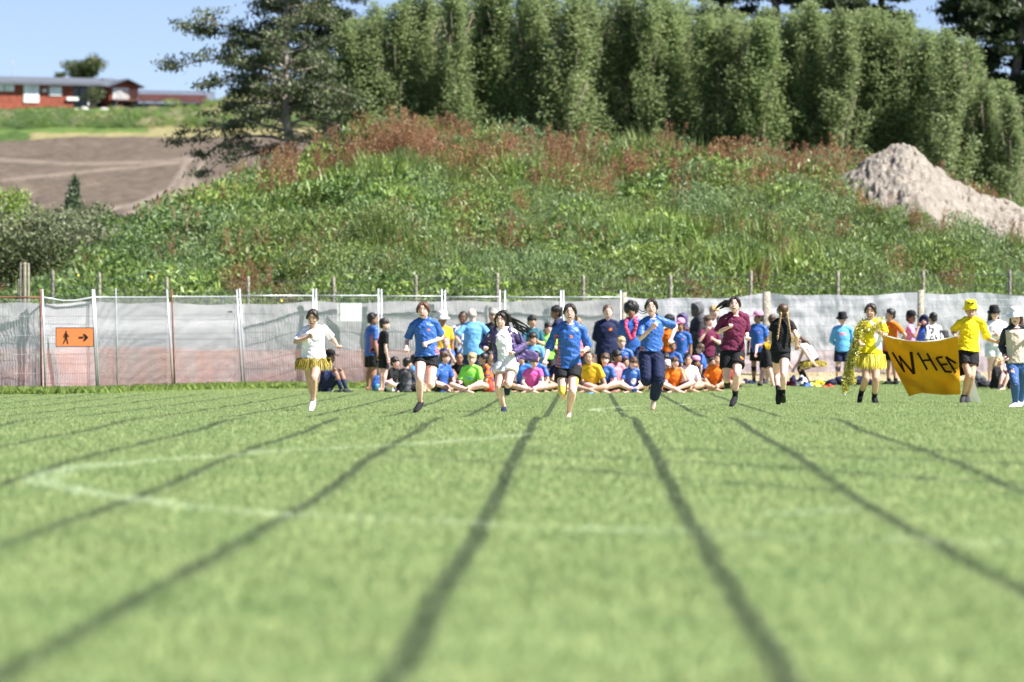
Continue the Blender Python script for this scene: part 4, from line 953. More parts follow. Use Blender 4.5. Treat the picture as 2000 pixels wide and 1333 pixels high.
def lerp(a, b, t): return a+(b-a)*t
def hand(A, W, E, s, fist=True, spread=None, seed=0):
    """palm, four curled fingers and a thumb; W wrist, E elbow"""
    d = (W-E).normalized(); ref = Vector((0, -1, 0)) if abs(d.y) < .8 else Vector((0, 0, 1))
    side = d.cross(ref).normalized(); nrm = side.cross(d).normalized()      # nrm ~ palm normal toward camera
    if spread is not None: side = spread.normalized(); nrm = side.cross(d).normalized()
    A.tube([W-d*.01*s, W+d*.03*s, W+d*.075*s], [.021*s, .032*s, .034*s], [.017*s, .017*s, .014*s], side=side, n=10)
    for i, (o, L) in enumerate(((-.026, .058), (-.009, .066), (.009, .062), (.025, .050))):
        b = W+d*.072*s+side*(o*s); L *= s
        if fist: p = [b, b+d*L*.30+nrm*.008*s, b+d*L*.34+nrm*.032*s, b-d*L*.06+nrm*.040*s]
        else: c = .25+.12*i; p = [b, b+d*L*.42+nrm*L*.10*c, b+d*L*.76+nrm*L*.32*c, b+d*L*.98+nrm*L*.70*c]
        A.tube(p, [.0088*s, .0085*s, .0080*s, .0068*s], n=7)
    t0 = W+d*.022*s-side*.022*s; A.tube([t0, t0-side*.024*s+d*.018*s+nrm*.008*s, t0-side*(.012 if fist else .034)*s+d*.050*s+nrm*(.028 if fist else .012)*s], [.012*s, .0105*s, .0085*s], n=7)

def rotz(v, a): return Vector((v.x*math.cos(a)-v.y*math.sin(a), v.x*math.sin(a)+v.y*math.cos(a), v.z))

def person(J, s, spec, loc, label, group=None, vox=.0115, extra_deco=None):
    """J joints in local metres: head pelvis neck shL shR elL elR wrL wrR hiL hiR knL knR anL anR toL toR ; f face dir, u head up"""
    g = spec.get; f = J['f'].normalized(); u = (J['u']-f*J['u'].dot(f)).normalized(); r = u.cross(f).normalized()   # r: image right when facing camera
    hc = J['head']; hs = s*1.10*g('headk', 1.0); fine = vox < .009
    B = Acc(); lat = (J['shR']-J['shL']).normalized(); hlat = (J['hiR']-J['hiL']).normalized()
    w = g('wide', 1.0)*s; P, Nk = J['pelvis'], J['neck']; spine = Nk-P
    bow = J.get('bow', Vector((0, 0, 0)))
    tp = [P-spine*.06, P+spine*.08, P+spine*.30+bow*.6, P+spine*.58+bow, P+spine*.82+bow*.6, P+spine*.96]
    trx = [.115*w, .140*w, .118*w, .132*w, .138*w, .085*w]; try_ = [.085*w, .095*w, .082*w, .092*w, .080*w, .055*w]
    B.tube(tp, trx, try_, side=lat, n=16)
    B.tube([J['shL'], lerp(J['shL'], Nk, .5)+spine*.03, lerp(J['shL'], J['shR'], .5)+spine*.02, lerp(J['shR'], Nk, .5)+spine*.03, J['shR']], [.046*s, .045*s, .050*s, .045*s, .046*s], n=10)
    B.tube([Nk-(hc-Nk)*.25, lerp(Nk, hc, .35), hc-u*.04*hs-f*.015*hs], [.052*s, .044*s, .044*s], n=10)
    # head
    ax = (r, f, u)
    B.ell(hc+u*.022*hs-f*.012*hs, (.073*hs, .090*hs, .086*hs), ax, 14, 10); B.ell(hc-u*.030*hs+f*.022*hs, (.060*hs, .062*hs, .070*hs), ax, 12, 9)
    B.ell(hc-u*.076*hs+f*.050*hs, (.026*hs, .024*hs, .022*hs), ax, 8, 6)
    B.tube([hc+f*.078*hs+u*.012*hs, hc+f*.096*hs-u*.014*hs], [.007*hs, .011*hs], n=8); B.ell(hc+f*.092*hs-u*.018*hs, (.015*hs, .010*hs, .009*hs), ax, 8, 6)
    for q in (-1, 1):
        B.ell(hc+r*q*.075*hs-f*.008*hs-u*.004*hs, (.009*hs, .016*hs, .027*hs), ax, 8, 6); B.ell(hc+r*q*.034*hs+f*.058*hs-u*.022*hs, (.022*hs, .018*hs, .020*hs), ax, 8, 6)
    X = Acc()
    for q in (-1, 1):
        e = hc+r*q*.029*hs+f*.080*hs+u*.008*hs
        if not g('eyes_shut'):
            X.cm = 1; X.ell(e, (.0125*hs, .006*hs, .0062*hs), ax, 8, 6); X.cm = 2; X.ell(e+f*.0038*hs, (.0085*hs, .004*hs, .0068*hs), ax, 8, 6)
        X.cm = 2; X.tube([e-r*.013*hs+f*.003*hs+u*.005*hs, e+u*.008*hs+f*.004*hs, e+r*.013*hs+f*.003*hs+u*.005*hs], .0013*hs, n=5)
        X.cm = 6; X.tube([e-r*.018*hs+u*.020*hs+f*.002*hs, e+u*.025*hs+f*.008*hs, e+r*.018*hs+u*.020*hs+f*.002*hs], .0034*hs, n=5)
    mo = hc-u*.047*hs+f*.082*hs; X.cm = 3; X.ell(mo+f*.002*hs, (.025*hs, .008*hs, .009*hs), ax, 8, 6)
    if g('mouth') == 'smile': X.cm = 4; X.ell(mo+f*.006*hs+u*.001*hs, (.020*hs, .005*hs, .0052*hs), ax, 8, 6)
    if g('mouth') == 'open': X.cm = 5; X.ell(mo+f*.006*hs-u*.003*hs, (.020*hs, .006*hs, .012*hs), ax, 8, 6); X.cm = 4; X.ell(mo+f*.009*hs+u*.003*hs, (.016*hs, .004*hs, .0038*hs), ax, 8, 6)
    # arms, hands
    for q in 'LR':
        S, E, W_ = J['sh'+q], J['el'+q], J['wr'+q]
        B.tube([S, lerp(S, E, .3), lerp(S, E, .75), E], [.043*s, .040*s, .036*s, .033*s], n=10)
        B.tube([E, lerp(E, W_, .3), lerp(E, W_, .7), W_], [.033*s, .036*s, .028*s, .022*s], n=10)
        if not J.get('nohand'+q): hand(B, W_, E, s*1.02, fist=g('fist', True))
        H_, K, A_, T_ = J['hi'+q], J['kn'+q], J['an'+q], J['to'+q]; lw = w**.7*s**.3
        B.tube([H_+(H_-K).normalized()*.03*s, lerp(H_, K, .25), lerp(H_, K, .7), K], [.084*lw, .083*lw, .064*lw, .054*lw], n=12)
        cf = (lerp(K, A_, .3)-f*0)+J.get('calf'+q, Vector((0, .012*s, 0)))
        B.tube([K, cf, lerp(K, A_, .7), A_], [.052*lw, .057*lw, .040*lw, .031*lw], n=12)
        td = (T_-A_); foot_up = J.get('fu'+q, Vector((0, 0, 1))); sd = td.cross(foot_up).normalized()
        heel = A_-td*.28-foot_up*.022*s
        B.tube([heel, A_+td*.12-foot_up*.020*s, A_+td*.62-foot_up*.030*s, T_-foot_up*.036*s], [.029*s, .032*s, .038*s, .031*s], [.030*s, .034*s, .022*s, .013*s], side=sd, n=10)
        if not g('shoes') or g('bare'):
            for i in range(5): b = T_-foot_up*.036*s+sd*(.026-.013*i)*s*(1 if q == 'L' else -1); B.tube([b-td*.05, b+td*(.10-.012*i)], [.010*s, .0075*s], n=6)
    name = 'person'; sk = SKIN[g('skin', 'fair')]
    body = solid(B, name, [sk, M_eye, M_iris, M_lip, M_teeth, M_mouth, M_brow]+list(g('paint', [])), vox*s if fine else vox*s, None, 2, deco=g('bodydeco'), extra=X)
    body.location = loc; tag(body, label, 'person', group)
    cv = vox*1.05*s; sd_ = int(abs(loc[0]*13+loc[1]*7)) % 50
    # ---------------- top
    top = g('top'); sl = g('sleeve', .72); th = g('thick', 1.0); hem = g('hem', .10)
    loose = .013*s*th
    if top:
        T = Acc()
        dn = (-spine).normalized()
        pts = [P+dn*hem*s, P+spine*.02, P+spine*.30+bow*.6, P+spine*.58+bow, P+spine*.82+bow*.6, P+spine*.95]
        fl = g('flare', 1.0)
        T.tube(pts, [(.150*w+loose)*fl, (.146*w+loose)*fl, .130*w+loose, .136*w+loose, .140*w+loose*.8, .088*w+loose*.5], [(.108*w+loose)*fl, .104*w+loose, .094*w+loose, .098*w+loose, .086*w+loose*.8, .058*w+loose*.5], side=lat, n=18, round_=False)
        T.tube([J['shL'], lerp(J['shL'], Nk, .55)+spine*.03, lerp(J['shR'], Nk, .55)+spine*.03, J['shR']], [.050*s, .052*s, .052*s, .050*s], n=12)
        for q in 'LR':
            if sl <= 0: continue
            S, E, W_ = J['sh'+q], J['el'+q], J['wr'+q]; k = g('sleevek', 1.0)*s*(.97+.06*th)
            if sl <= 1: e = lerp(S, E, sl); T.tube([S, lerp(S, e, .5), e], [.050*k, .051*k, .054*k], n=14, round_=False); T.ell(S, (.049*k,)*3)
            else:
                T.tube([S, lerp(S, E, .5), E], [.056*k, .054*k, .048*k], n=12); e = lerp(E, W_, sl-1); T.tube([E, lerp(E, e, .4), e], [.048*k, .046*k, .036*k], n=12, round_=False)
        if g('hoodie'):
            T.tube([Nk-f*.05*s+r*.09*s, Nk-f*.085*s+u*.02*s, Nk-f*.05*s-r*.09*s], [.035*s, .045*s, .035*s], n=10)
        topdeco = g('topdeco'); mats = [CM(top)]+[CM(c) for c in g('topcols', [])]
        dec = None
        if topdeco:
            sl2 = spine.length; su = spine.normalized(); fr = lat.cross(su).normalized()
            if fr.dot(f) < 0 and abs(fr.dot(f)) > .1: pass
            def dec(c, P=np.array(P), su=np.array(su), la=np.array(lat), fr=np.array(fr), L=sl2, s=s):
                d_ = c-P; return topdeco(d_@la/s, d_@fr/s, d_@su/L)
        solid(T, g('topname', 'shirt'), mats, cv, body, 2, wrinkle=.0042*s*g('wr', 1.0), seed=sd_, deco=dec)
    if g('collar'):
        C = Acc(); ring = [Nk+spine*.02+r*(math.cos(a)*.060*s)+f*(math.sin(a)*.058*s)-u*(.026*s*max(0, math.sin(a))) for a in np.linspace(0, 2*math.pi, 13)]
        C.tube(ring, .0095*s, n=6); C.obj('collar', CM(g('collar')), body)
    # ---------------- bottom
    bot = g('bottom'); kind = g('bkind', 'shorts')
    if bot:
        T = Acc(); c0 = lerp(J['hiL'], J['hiR'], .5)
        T.tube([P+spine*.12, P+spine*.0, c0-spine.normalized()*.06*s], [.140*w+.008*s, .150*w+.010*s, .135*w+.010*s], [.098*w, .112*w, .105*w], side=hlat, n=16)
        for q in 'LR':
            H_, K, A_ = J['hi'+q], J['kn'+q], J['an'+q]
            if kind == 'shorts':
                e = lerp(H_, K, g('slen', .62)); k = g('bk', 1.0); T.tube([H_+(H_-K).normalized()*.02*s, lerp(H_, e, .5), e], [.092*w*k, .092*w*k, .096*w*k], n=16, round_=False)
            elif kind == 'tights':
                T.tube([H_, lerp(H_, K, .5), K], [.086*w, .072*w, .056*w], n=14); T.tube([K, lerp(K, A_, .35)+J.get('calf'+q, Vector((0, .012*s, 0))), A_], [.056*w, .058*w, .036*w], n=12, round_=False)
            else:
                k = g('bk', 1.0); T.tube([H_, lerp(H_, K, .5), K], [.092*w*k, .084*w*k, .076*w*k], n=14); T.tube([K, lerp(K, A_, .5), lerp(K, A_, .96)], [.076*w*k, .072*w*k, .060*w*k], n=12, round_=False)
        solid(T, {'shorts': 'shorts', 'tights': 'leggings'}.get(kind, 'trousers'), [CM(bot)]+[CM(c) for c in g('botcols', [])], cv, body, 2, wrinkle=.0035*s, seed=sd_+5, deco=g('botdeco'))
    # ---------------- socks and shoes
    for q in 'LR':
        K, A_, T_ = J['kn'+q], J['an'+q], J['to'+q]; td = T_-A_; fu = J.get('fu'+q, Vector((0, 0, 1))); sd2 = td.cross(fu).normalized()
        if g('socks'):
            T = Acc(); hgt = g('sockh', .3); T.tube([lerp(A_, K, hgt), lerp(A_, K, hgt*.5)+J.get('calf'+q, Vector((0, .006*s, 0)))*.5, A_-(K-A_).normalized()*.02*s], [(.038+.018*hgt)*s+.004, .040*s, .036*s], n=12, round_=False); T.obj('sock', CM(g('socks')), body)
        if g('shoes') and not g('bare'):
            T = Acc(); heel = A_-td*.30-fu*.020*s; T.cm = 0
            T.tube([heel, A_+td*.10-fu*.012*s, A_+td*.62-fu*.028*s, T_+td*.10-fu*.036*s], [.037*s, .041*s, .047*s, .036*s], [.036*s, .044*s, .031*s, .018*s], side=sd2, n=12)
            T.cm = 1; T.tube([heel-fu*.030*s, A_+td*.2-fu*.046*s, A_+td*.62-fu*.050*s, T_+td*.14-fu*.046*s], [.037*s, .042*s, .048*s, .036*s], [.011*s]*4, side=sd2, n=12)
            T.obj('shoe', [CM(g('shoes')), CM(g('soles', g('shoes')))], body)
    # ---------------- hair
    hk = g('hair', 'short'); hcv = HM(g('hairc', 'black')); R_ = np.random.RandomState(sd_+1)
    Hh = Acc(); hv = .009*s if not fine else .0065*s
    if hk in ('short', 'fringe', 'messy', 'crop'):
        k = {'crop': .96, 'short': 1.0, 'fringe': 1.03, 'messy': 1.06}[hk]
        Hh.ell(hc+u*.040*hs-f*.022*hs, (.080*hs*k, .091*hs*k, .082*hs*k), ax, 14, 10); Hh.ell(hc-u*.018*hs-f*.046*hs, (.070*hs*k, .056*hs*k, .062*hs*k), ax, 12, 8)
        for q in (-1, 1): Hh.ell(hc+r*q*.072*hs+u*.022*hs-f*.012*hs, (.012*hs, .040*hs, .035*hs), ax, 8, 6)
        if hk != 'crop':
            for i in range(34):
                a = R_.uniform(0, 6.28); ph = R_.uniform(.0, 1.1); d_ = r*math.cos(a)*math.sin(ph)+f*math.sin(a)*math.sin(ph)+u*math.cos(ph); p0 = hc+u*.035*hs-f*.012*hs+d_*.080*hs*k
                Hh.tube([p0, p0+d_*.012*hs+(r*R_.uniform(-1, 1)+f*.6-u*.2)*.020*hs], [.012*hs, .004*hs], n=5)
        if hk in ('fringe', 'messy'):
            for x in np.linspace(-.055, .055, 9): p0 = hc+r*x*hs+u*(.078-.25*abs(x))*hs+f*(.070-.4*abs(x))*hs; Hh.tube([p0, p0+f*.014*hs-u*.022*hs, p0+f*.012*hs-u*R_.uniform(.032, .046)*hs], [.013*hs, .010*hs, .004*hs], n=5)
    elif hk == 'afro':
        Hh.ell(hc+u*.055*hs-f*.03*hs, (.125*hs, .12*hs, .110*hs), ax, 14, 10)
        for i in range(150):
            D = Vector(R_.normal(size=3)).normalized(); 
            if D.dot(f) > .35 and D.dot(u) < .35: continue
            Hh.ell(hc+u*.055*hs-f*.03*hs+D*.115*hs, (.016*hs,)*3, None, 6, 4)
    elif hk in ('tied', 'long', 'braids', 'flow'):
        Hh.ell(hc+u*.034*hs-f*.020*hs, (.080*hs, .092*hs, .082*hs), ax, 16, 12); Hh.ell(hc-u*.022*hs-f*.044*hs, (.070*hs, .056*hs, .066*hs), ax, 12, 8)
        for q in (-1, 1):
            Hh.tube([hc+u*.092*hs+f*.045*hs+r*q*.012*hs, hc+u*.062*hs+f*.058*hs+r*q*.050*hs, hc+u*.020*hs+f*.036*hs+r*q*.074*hs, hc-u*.020*hs+r*q*.078*hs], [.012*hs, .017*hs, .016*hs, .012*hs], n=7)
        if hk == 'tied': Hh.ell(hc-f*.112*hs+u*.0*hs, (.030*hs, .03*hs, .034*hs), ax, 8, 6)
        if hk == 'long':
            for q in (-1, 0, 1): Hh.tube([hc+r*q*.05*hs-f*.06*hs, hc+r*q*.065*hs-f*.07*hs-u*.12*hs, hc+r*q*.07*hs-f*.05*hs-u*.25*hs], [.045*hs, .045*hs, .02*hs], n=8)
    elif hk == 'bald': Hh.ell(hc-u*.010*hs-f*.040*hs, (.073*hs, .062*hs, .050*hs), ax, 12, 8)
    if Hh.v: solid(Hh, 'hair', hcv, hv, body, 1)
    for loc_pts in g('locks', []):     # extra strands of hair, head frame (r, f, u) in head units
        T = Acc()
        for pts, r0, r1 in loc_pts: 
            PP = [hc+r*a*hs+f*b*hs+u*c*hs for a, b, c in pts]; T.tube(PP, list(np.linspace(r0*hs, r1*hs, len(PP))), n=6)
        T.obj(g('lockname', 'ponytail'), HM(g('lockc', g('hairc', 'black'))), body)
    # ---------------- hats
    ht = g('hat')
    if ht:
        kind_, colr = ht[:2]; T = Acc(); o = hc+u*.076*hs-f*.006*hs
        def lathe(prof, tilt=0, n=28):
            vs_ = []; fs = []
            for (rad, z) in prof:
                for k in range(n): a = 2*math.pi*k/n; wv = 1+.04*math.sin(3*a+sd_) if rad > .1 else 1; vs_.append(o+r*(math.cos(a)*rad*.92*hs*wv)+f*(math.sin(a)*rad*1.08*hs*wv)+u*(z*hs+(.010*hs*math.sin(2*a) if rad > .11 else 0)))
            for i in range(len(prof)-1):
                for k in range(n): fs.append((i*n+k, i*n+(k+1) % n, (i+1)*n+(k+1) % n, (i+1)*n+k))
            fs.append(tuple((len(prof)-1)*n+k for k in range(n))); T.add(vs_, fs)
        if kind_ == 'bucket': W2 = ht[2] if len(ht) > 2 else .135; lathe([(.090, -.030), (W2, -.055), (W2+.004, -.050), (.096, -.012), (.093, .030), (.082, .066), (.060, .078), (.0, .082)])
        elif kind_ == 'cap':
            lathe([(.088, -.020), (.092, -.012), (.090, .025), (.076, .058), (.045, .075), (.0, .080)]); bf_ = (f if len(ht) < 3 else rotz(f, math.radians(ht[2]))); br = u.cross(-bf_).normalized()
            T.tube([o+bf_*.060*hs-u*.012*hs, o+bf_*.12*hs-u*.018*hs, o+bf_*.165*hs-u*.030*hs], [.072*hs, .070*hs, .052*hs], [.006*hs, .006*hs, .005*hs], side=br, n=14)
        elif kind_ == 'hood':
            T.ell(hc+u*.02*hs-f*.030*hs, (.100*hs, .108*hs, .118*hs), ax, 14, 10); T.tube([hc+u*.07*hs-f*.03*hs, hc+u*.115*hs-f*.085*hs], [.07*hs, .03*hs], n=10); T.tube([hc-u*.07*hs-f*.05*hs, hc-u*.15*hs-f*.05*hs], [.085*hs, .10*hs], n=12)
            T2 = Acc(); ring = [hc+f*.052*hs+r*(math.cos(a)*.083*hs)+u*(.012*hs+math.sin(a)*.100*hs)-f*.02*hs*math.cos(2*a) for a in np.linspace(0, 2*math.pi, 15)]; T.tube(ring, .017*hs, n=7)
        if kind_ == 'hood': solid(T, 'hood', CM(colr), .011*s, body, 2)
        else: T.obj('hat', CM(colr), body)
    return body

# ------------------------------------------------------------------ clothing patterns
def kit(lat, fr, up):        # blue sports shirt: orange slashes at the side, small emblem on the chest
    m = np.zeros(len(lat), int)
    st = ((up*13+fr*5) % 1.0) < .46
    m[(lat < -.108) & (up < .74) & (up > -.12) & st & (lat > -.175)] = 1
    m[(lat > .125) & (up < .10) & (up > -.12) & st & (lat < .175)] = 1
    m[(lat > .040) & (lat < .074) & (up > .68) & (up < .74) & (np.abs((lat-.055)*4+(up-.71)*3) < .12) & (fr > 0)] = 1
    return m
def kit2(lat, fr, up):
    m = kit(lat, fr, up); m[lat < -.05] = 0; m[(lat > .118) & (up < .22) & (((up*13+fr*5) % 1.0) < .46)] = 1; return m
def kit3(lat, fr, up): m = kit(lat, fr, up); m[(np.abs(lat) > .09) & (up > .12)] = 0; return m
def emblem(lat, fr, up):
    m = np.zeros(len(lat), int); dx = (lat-.062)/.030; dz = (up-.68)/.060; m[((np.abs(dx)+np.abs(dz) < 1) | ((np.abs(dx-dz) < .3) & (np.abs(dx) < 1) & (np.abs(dz) < 1))) & (fr > 0)] = 1; return m
def tiedye(lat, fr, up): m = np.zeros(len(lat), int); m[(np.sin(up*22+lat*9) > .55)] = 1; m[(np.abs(up-.68) < .07) & (np.abs(lat) < .08) & (fr > 0)] = 2; return m
def print_(lat, fr, up): m = np.zeros(len(lat), int); m[(up > .44) & (up < .56) & (np.abs(lat) < .09) & (fr > 0) & (np.sin(lat*170) > -.2)] = 1; return m
def blotch(lat, fr, up): m = np.zeros(len(lat), int); m[vnoise(lat*22+fr*9, up*9, 4, 2) > .55] = 1; return m
KIT = dict(top='blue', topdeco=kit3, topcols=['orange'])
# ------------------------------------------------------------------ the runners and the banner carriers: joints read in photograph pixels
def fig(d, px0, joints, gground=None):
    k = F/d; X0 = WX(px0, d); Z0 = gz(px0, d) if gground is None else gground; out = {}
    for n, v in joints.items():
        if n in ('f', 'u', 'bow') or n[:2] in ('fu',) or n[:4] == 'calf' or n[:6] == 'nohand': out[n] = Vector(v) if isinstance(v, tuple) else v; continue
        px, py = v[:2]; dy = v[2] if len(v) > 2 else 0
        out[n] = Vector(((px-px0)/k, dy, CAMH+(HY-py)/k-Z0))
    return out, Vector((X0, d, Z0))
def clampfig(J, s):      # keep limb lengths human (adjust depth only)
    for a, b, L in (('sh', 'el', .275), ('el', 'wr', .235), ('hi', 'kn', .385), ('kn', 'an', .375)):
        for q in 'LR':
            A_, B_ = J[a+q], J[b+q]; L_ = L*s; fl = math.hypot(B_.x-A_.x, B_.z-A_.z); dy = math.sqrt(max(0, L_*L_-fl*fl))
            sg = 1 if B_.y-A_.y >= 0 else -1
            if a == 'sh': dy = min(dy, .09*s)
            if a == 'el': dy = min(dy, .17*s)
            sh = A_.y+sg*dy-B_.y
            for c in {'sh': ('el', 'wr'), 'el': ('wr',), 'hi': ('kn', 'an', 'to'), 'kn': ('an', 'to')}[a]: J[c+q].y += sh
    for q in 'LR':      # hands that cross the body stay in front of the shirt
        W_ = J['wr'+q]
        if abs(W_.x-J['pelvis'].x) < .17*s and J['pelvis'].z-.05 < W_.z < J['neck'].z and J['f'].y < 0: W_.y = min(W_.y, J['pelvis'].y-.175*s)
    return J
LB_R = 'runners coming down the grass lanes'
RUN = []
def run(d, px0, s, joints, spec, label, vox=.0068, group=LB_R):
    J, loc = fig(d, px0, joints); J = clampfig(J, s); b = person(J, s, spec, loc, label, group, vox); RUN.append(b); return b, J
fwd = (0, -1, 0)
# 1 gold tutu
b1, J1 = run(85, 612, 1.02, dict(head=(611, 621, -.08), neck=(611, 641, -.03), pelvis=(612, 696, 0), shL=(591, 648, 0), shR=(632, 642, .02), elL=(577, 669, -.05), wrL=(603, 659, -.2), elR=(649, 662, .12), wrR=(659, 675, .05),
    hiL=(603, 702, .02), hiR=(621, 704, -.02), knL=(604, 747, .02), anL=(606, 770, .3), toL=(607, 784, .36), knR=(614, 740, -.2), anR=(612, 786, -.1), toR=(609, 797, -.28), f=(-.12, -1, -.30), u=(0, -.3, 1), fuL=(0, -.9, .3), fuR=(0, .6, 1)),
    dict(top='white', sleeve=.85, sleevek=1.04, hem=.09, thick=1.5, flare=1.05, wide=1.06, bottom='white', slen=.3, hair='tied', hairc='dark', shoes='white', soles='charcoal', skin='mid', mouth='open', socks='white', sockh=.1, wr=1.3),
    'running girl in a white tee and gold tutu, leftmost of the runners')
# 2 red hair
b2, J2 = run(82, 833, 1.05, dict(head=(827, 607, -.05), neck=(829, 626, 0), pelvis=(834, 692, 0), shL=(806, 637, 0), shR=(850, 633, 0), elL=(794, 667, .10), wrL=(794, 682, -.02), elR=(863, 660, .02), wrR=(834, 671, -.2),
    hiL=(822, 700, 0), hiR=(844, 702, 0), knL=(820, 741, -.22), anL=(821, 788, -.15), toL=(814, 797, -.36), knR=(841, 753, -.02), anR=(845, 748, .3), toR=(846, 760, .42), f=(-.15, -1, -.05), u=(-.04, 0, 1), fuL=(.1, .5, .9), fuR=(0, -1, .2)),
    dict(KIT, topdeco=kit2, sleeve=.78, sleevek=1.04, hem=.03, thick=1.2, flare=1.05, collar='navy', bottom='black', slen=.30, hair='tied', hairc='red', shoes='black', skin='fair', mouth='open', wr=1.4),
    'red-haired runner in a blue sports shirt, short black shorts and black shoes')
# 3 flying hair, open purple jacket
b3, J3 = run(84, 987, 1.0, dict(head=(978, 626, -.06), neck=(981, 643, -.01), pelvis=(990, 703, 0), shL=(961, 653, 0), shR=(1003, 649, 0), elL=(943, 676, .05), wrL=(947, 681, -.12), elR=(1022, 676, .05), wrR=(1003, 689, -.14),
    hiL=(980, 711, 0), hiR=(1000, 711, 0), knL=(973, 757, -.10), anL=(984, 797, .02), toL=(984, 805, -.16), knR=(993, 752, -.26), anR=(990, 750, .1), toR=(990, 768, .2), f=(-.15, -1, -.12), u=(-.06, -.1, 1), fuL=(0, .2, 1), fuR=(0, -1, .2)),
    dict(top='white', sleeve=.5, hem=.06, thick=1.2, wide=1.02, bottom='white', slen=.40, bk=1.12, hair='long', hairc='black', shoes='navy', skin='fair', mouth='smile', wr=1.2, collar='palegrey',
         locks=[[([(.05, -.06, .05), (.12, -.07, .03), (.20+.12*math.sin(i*1.3)*.3, -.06, -.01-.012*i), (.30+.02*(i % 3), -.05, -.06-.016*i), (.36+.03*(i % 4), -.05, -.14-.014*i)], .016, .004) for i in range(12)]+[([(.0, -.05, .09), (.06, -.06, .10), (.10, -.06, .06), (.11, -.06, -.02)], .045, .035)]], lockname='flying_hair'),
    'runner in white polo with open purple jacket and flying black hair')
# her jacket
def jacket(body, J, s, col='purple'):
    T = Acc()
    for q, sx in (('L', -1), ('R', 1)):
        S, E, W_ = J['sh'+q], J['el'+q], J['wr'+q]
        T.tube([S+Vector((-sx*.02, 0, .01)), lerp(S, E, .5), E], [.062*s, .062*s, .060*s], n=12); T.tube([E, lerp(E, W_, .5), lerp(E, W_, .92)], [.060*s, .054*s, .040*s], n=12)
        P, N = J['pelvis'], J['neck']
        for t0 in np.linspace(0, 1, 7):
            c = lerp(N, P, t0*.92); x = sx*(.105+.05*t0)*s; T.ell(c+Vector((x, .02, -.04*s)), (.045*s, .105*s, .075*s), None, 10, 7)
    T.tube([J['shL']+Vector((0, .04, 0)), J['neck']+Vector((0, .06, .02)), J['shR']+Vector((0, .04, 0))], [.05*s, .05*s, .05*s], n=10)
    for t0 in np.linspace(0, .9, 6): T.ell(lerp(J['neck'], J['pelvis'], t0)+Vector((0, .085*s, -.03)), (.13*s, .04*s, .09*s), None, 12, 7)
    # flap blown out to the right
    a = lerp(J['neck'], J['pelvis'], .78)+Vector((.13, .05, 0))
    T.tube([a, a+Vector((.12, .03, -.02)), a+Vector((.24, .05, -.035)), a+Vector((.33, .06, -.07))], [.07, .085, .08, .05], [.02, .018, .016, .012], side=(0, .1, 1), n=12)
    solid(T, 'jacket', CM(col), .0085*s, body, 2, wrinkle=.006, seed=4)
jacket(b3, J3, 1.0)
# 4 middle runner
b4, J4 = run(74.5, 1112, .96, dict(head=(1113, 611, -.10), neck=(1113, 632, -.05), pelvis=(1110, 716, 0), shL=(1087, 646, -.02), shR=(1137, 643, 0), elL=(1071, 682, .08), wrL=(1065, 704, -.05), elR=(1149, 678, .12), wrR=(1141, 686, -.05),
    hiL=(1098, 722, 0), hiR=(1122, 722, -.02), knL=(1099, 769, -.12), anL=(1101, 764, .2), toL=(1101, 780, .35), knR=(1118, 765, -.18), anR=(1111, 806, -.02), toR=(1109, 820, -.14), f=(.02, -1, -.05), u=(.02, -.05, 1), fuL=(0, -1, .2), fuR=(0, .3, 1)),
    dict(KIT, topdeco=kit, sleeve=1.0, sleevek=1.05, hem=.02, thick=1.3, flare=1.06, collar='palegrey', bottom='black', slen=.42, bk=1.1, hair='tied', hairc='dark', skin='fair', mouth='open', bare=True, wr=1.5,
         paint=[mat_skin('yellow_painted_skin', (.78, .58, .08))], bodydeco=lambda c: np.where((c[:, 2] < .42) & (c[:, 2] > .30) & (c[:, 0] < -.02) & (c[:, 1] < -.02) | ((c[:, 2] > .42) & (c[:, 2] < .62) & (c[:, 0] > .09) & (c[:, 1] < .02)), 7, 0),
         locks=[[([(.05, -.09, -.02), (.085, -.09, -.06), (.082, -.08, -.10)], .02, .01)]]),
    'barefoot runner in blue shirt with yellow paint on her legs, nearest the camera')
# 5 navy track pants
b5, J5 = run(84, 1275, 1.06, dict(head=(1272, 601, -.06), neck=(1275, 622, 0), pelvis=(1272, 684, 0), shL=(1254, 633, -.03), shR=(1296, 629, .03), elL=(1250, 662, -.08), wrL=(1273, 641, -.22), elR=(1320, 637, .16), wrR=(1311, 662, .02),
    hiL=(1261, 692, 0), hiR=(1283, 692, 0), knL=(1263, 742, -.20), anL=(1262, 745, .15), toL=(1262, 760, .26), knR=(1286, 740, -.10), anR=(1278, 779, .10), toR=(1275, 800, .08), f=(-.05, -1, .02), u=(-.02, 0, 1), fuL=(0, -1, .2), fuR=(.1, 1, -.1)),
    dict(KIT, sleeve=.85, sleevek=1.05, hem=.02, thick=1.4, collar='palegrey', bottom='navy', bkind='pants', bk=1.12, hair='tied', hairc='dark', skin='fair', bare=True, wr=1.4,
         botcols=['orange'], botdeco=lambda c: np.where((c[:, 2] < .40) & (c[:, 2] > .22) & (c[:, 0] > .135) & (c[:, 1] < .02) & (np.sin(c[:, 2]*60) > -.3), 1, 0),
         locks=[[([(-.05, -.08, -.03), (-.12, -.09, -.05), (-.18, -.08, .0), (-.20, -.07, -.03)], .008, .003), ([(-.05, -.08, -.05), (-.11, -.09, -.08), (-.17, -.08, -.05)], .007, .003), ([(.04, -.09, -.06), (.09, -.08, -.11)], .02, .01)]], lockname='loose_hair'),
    'barefoot runner in a blue shirt and long navy track pants')
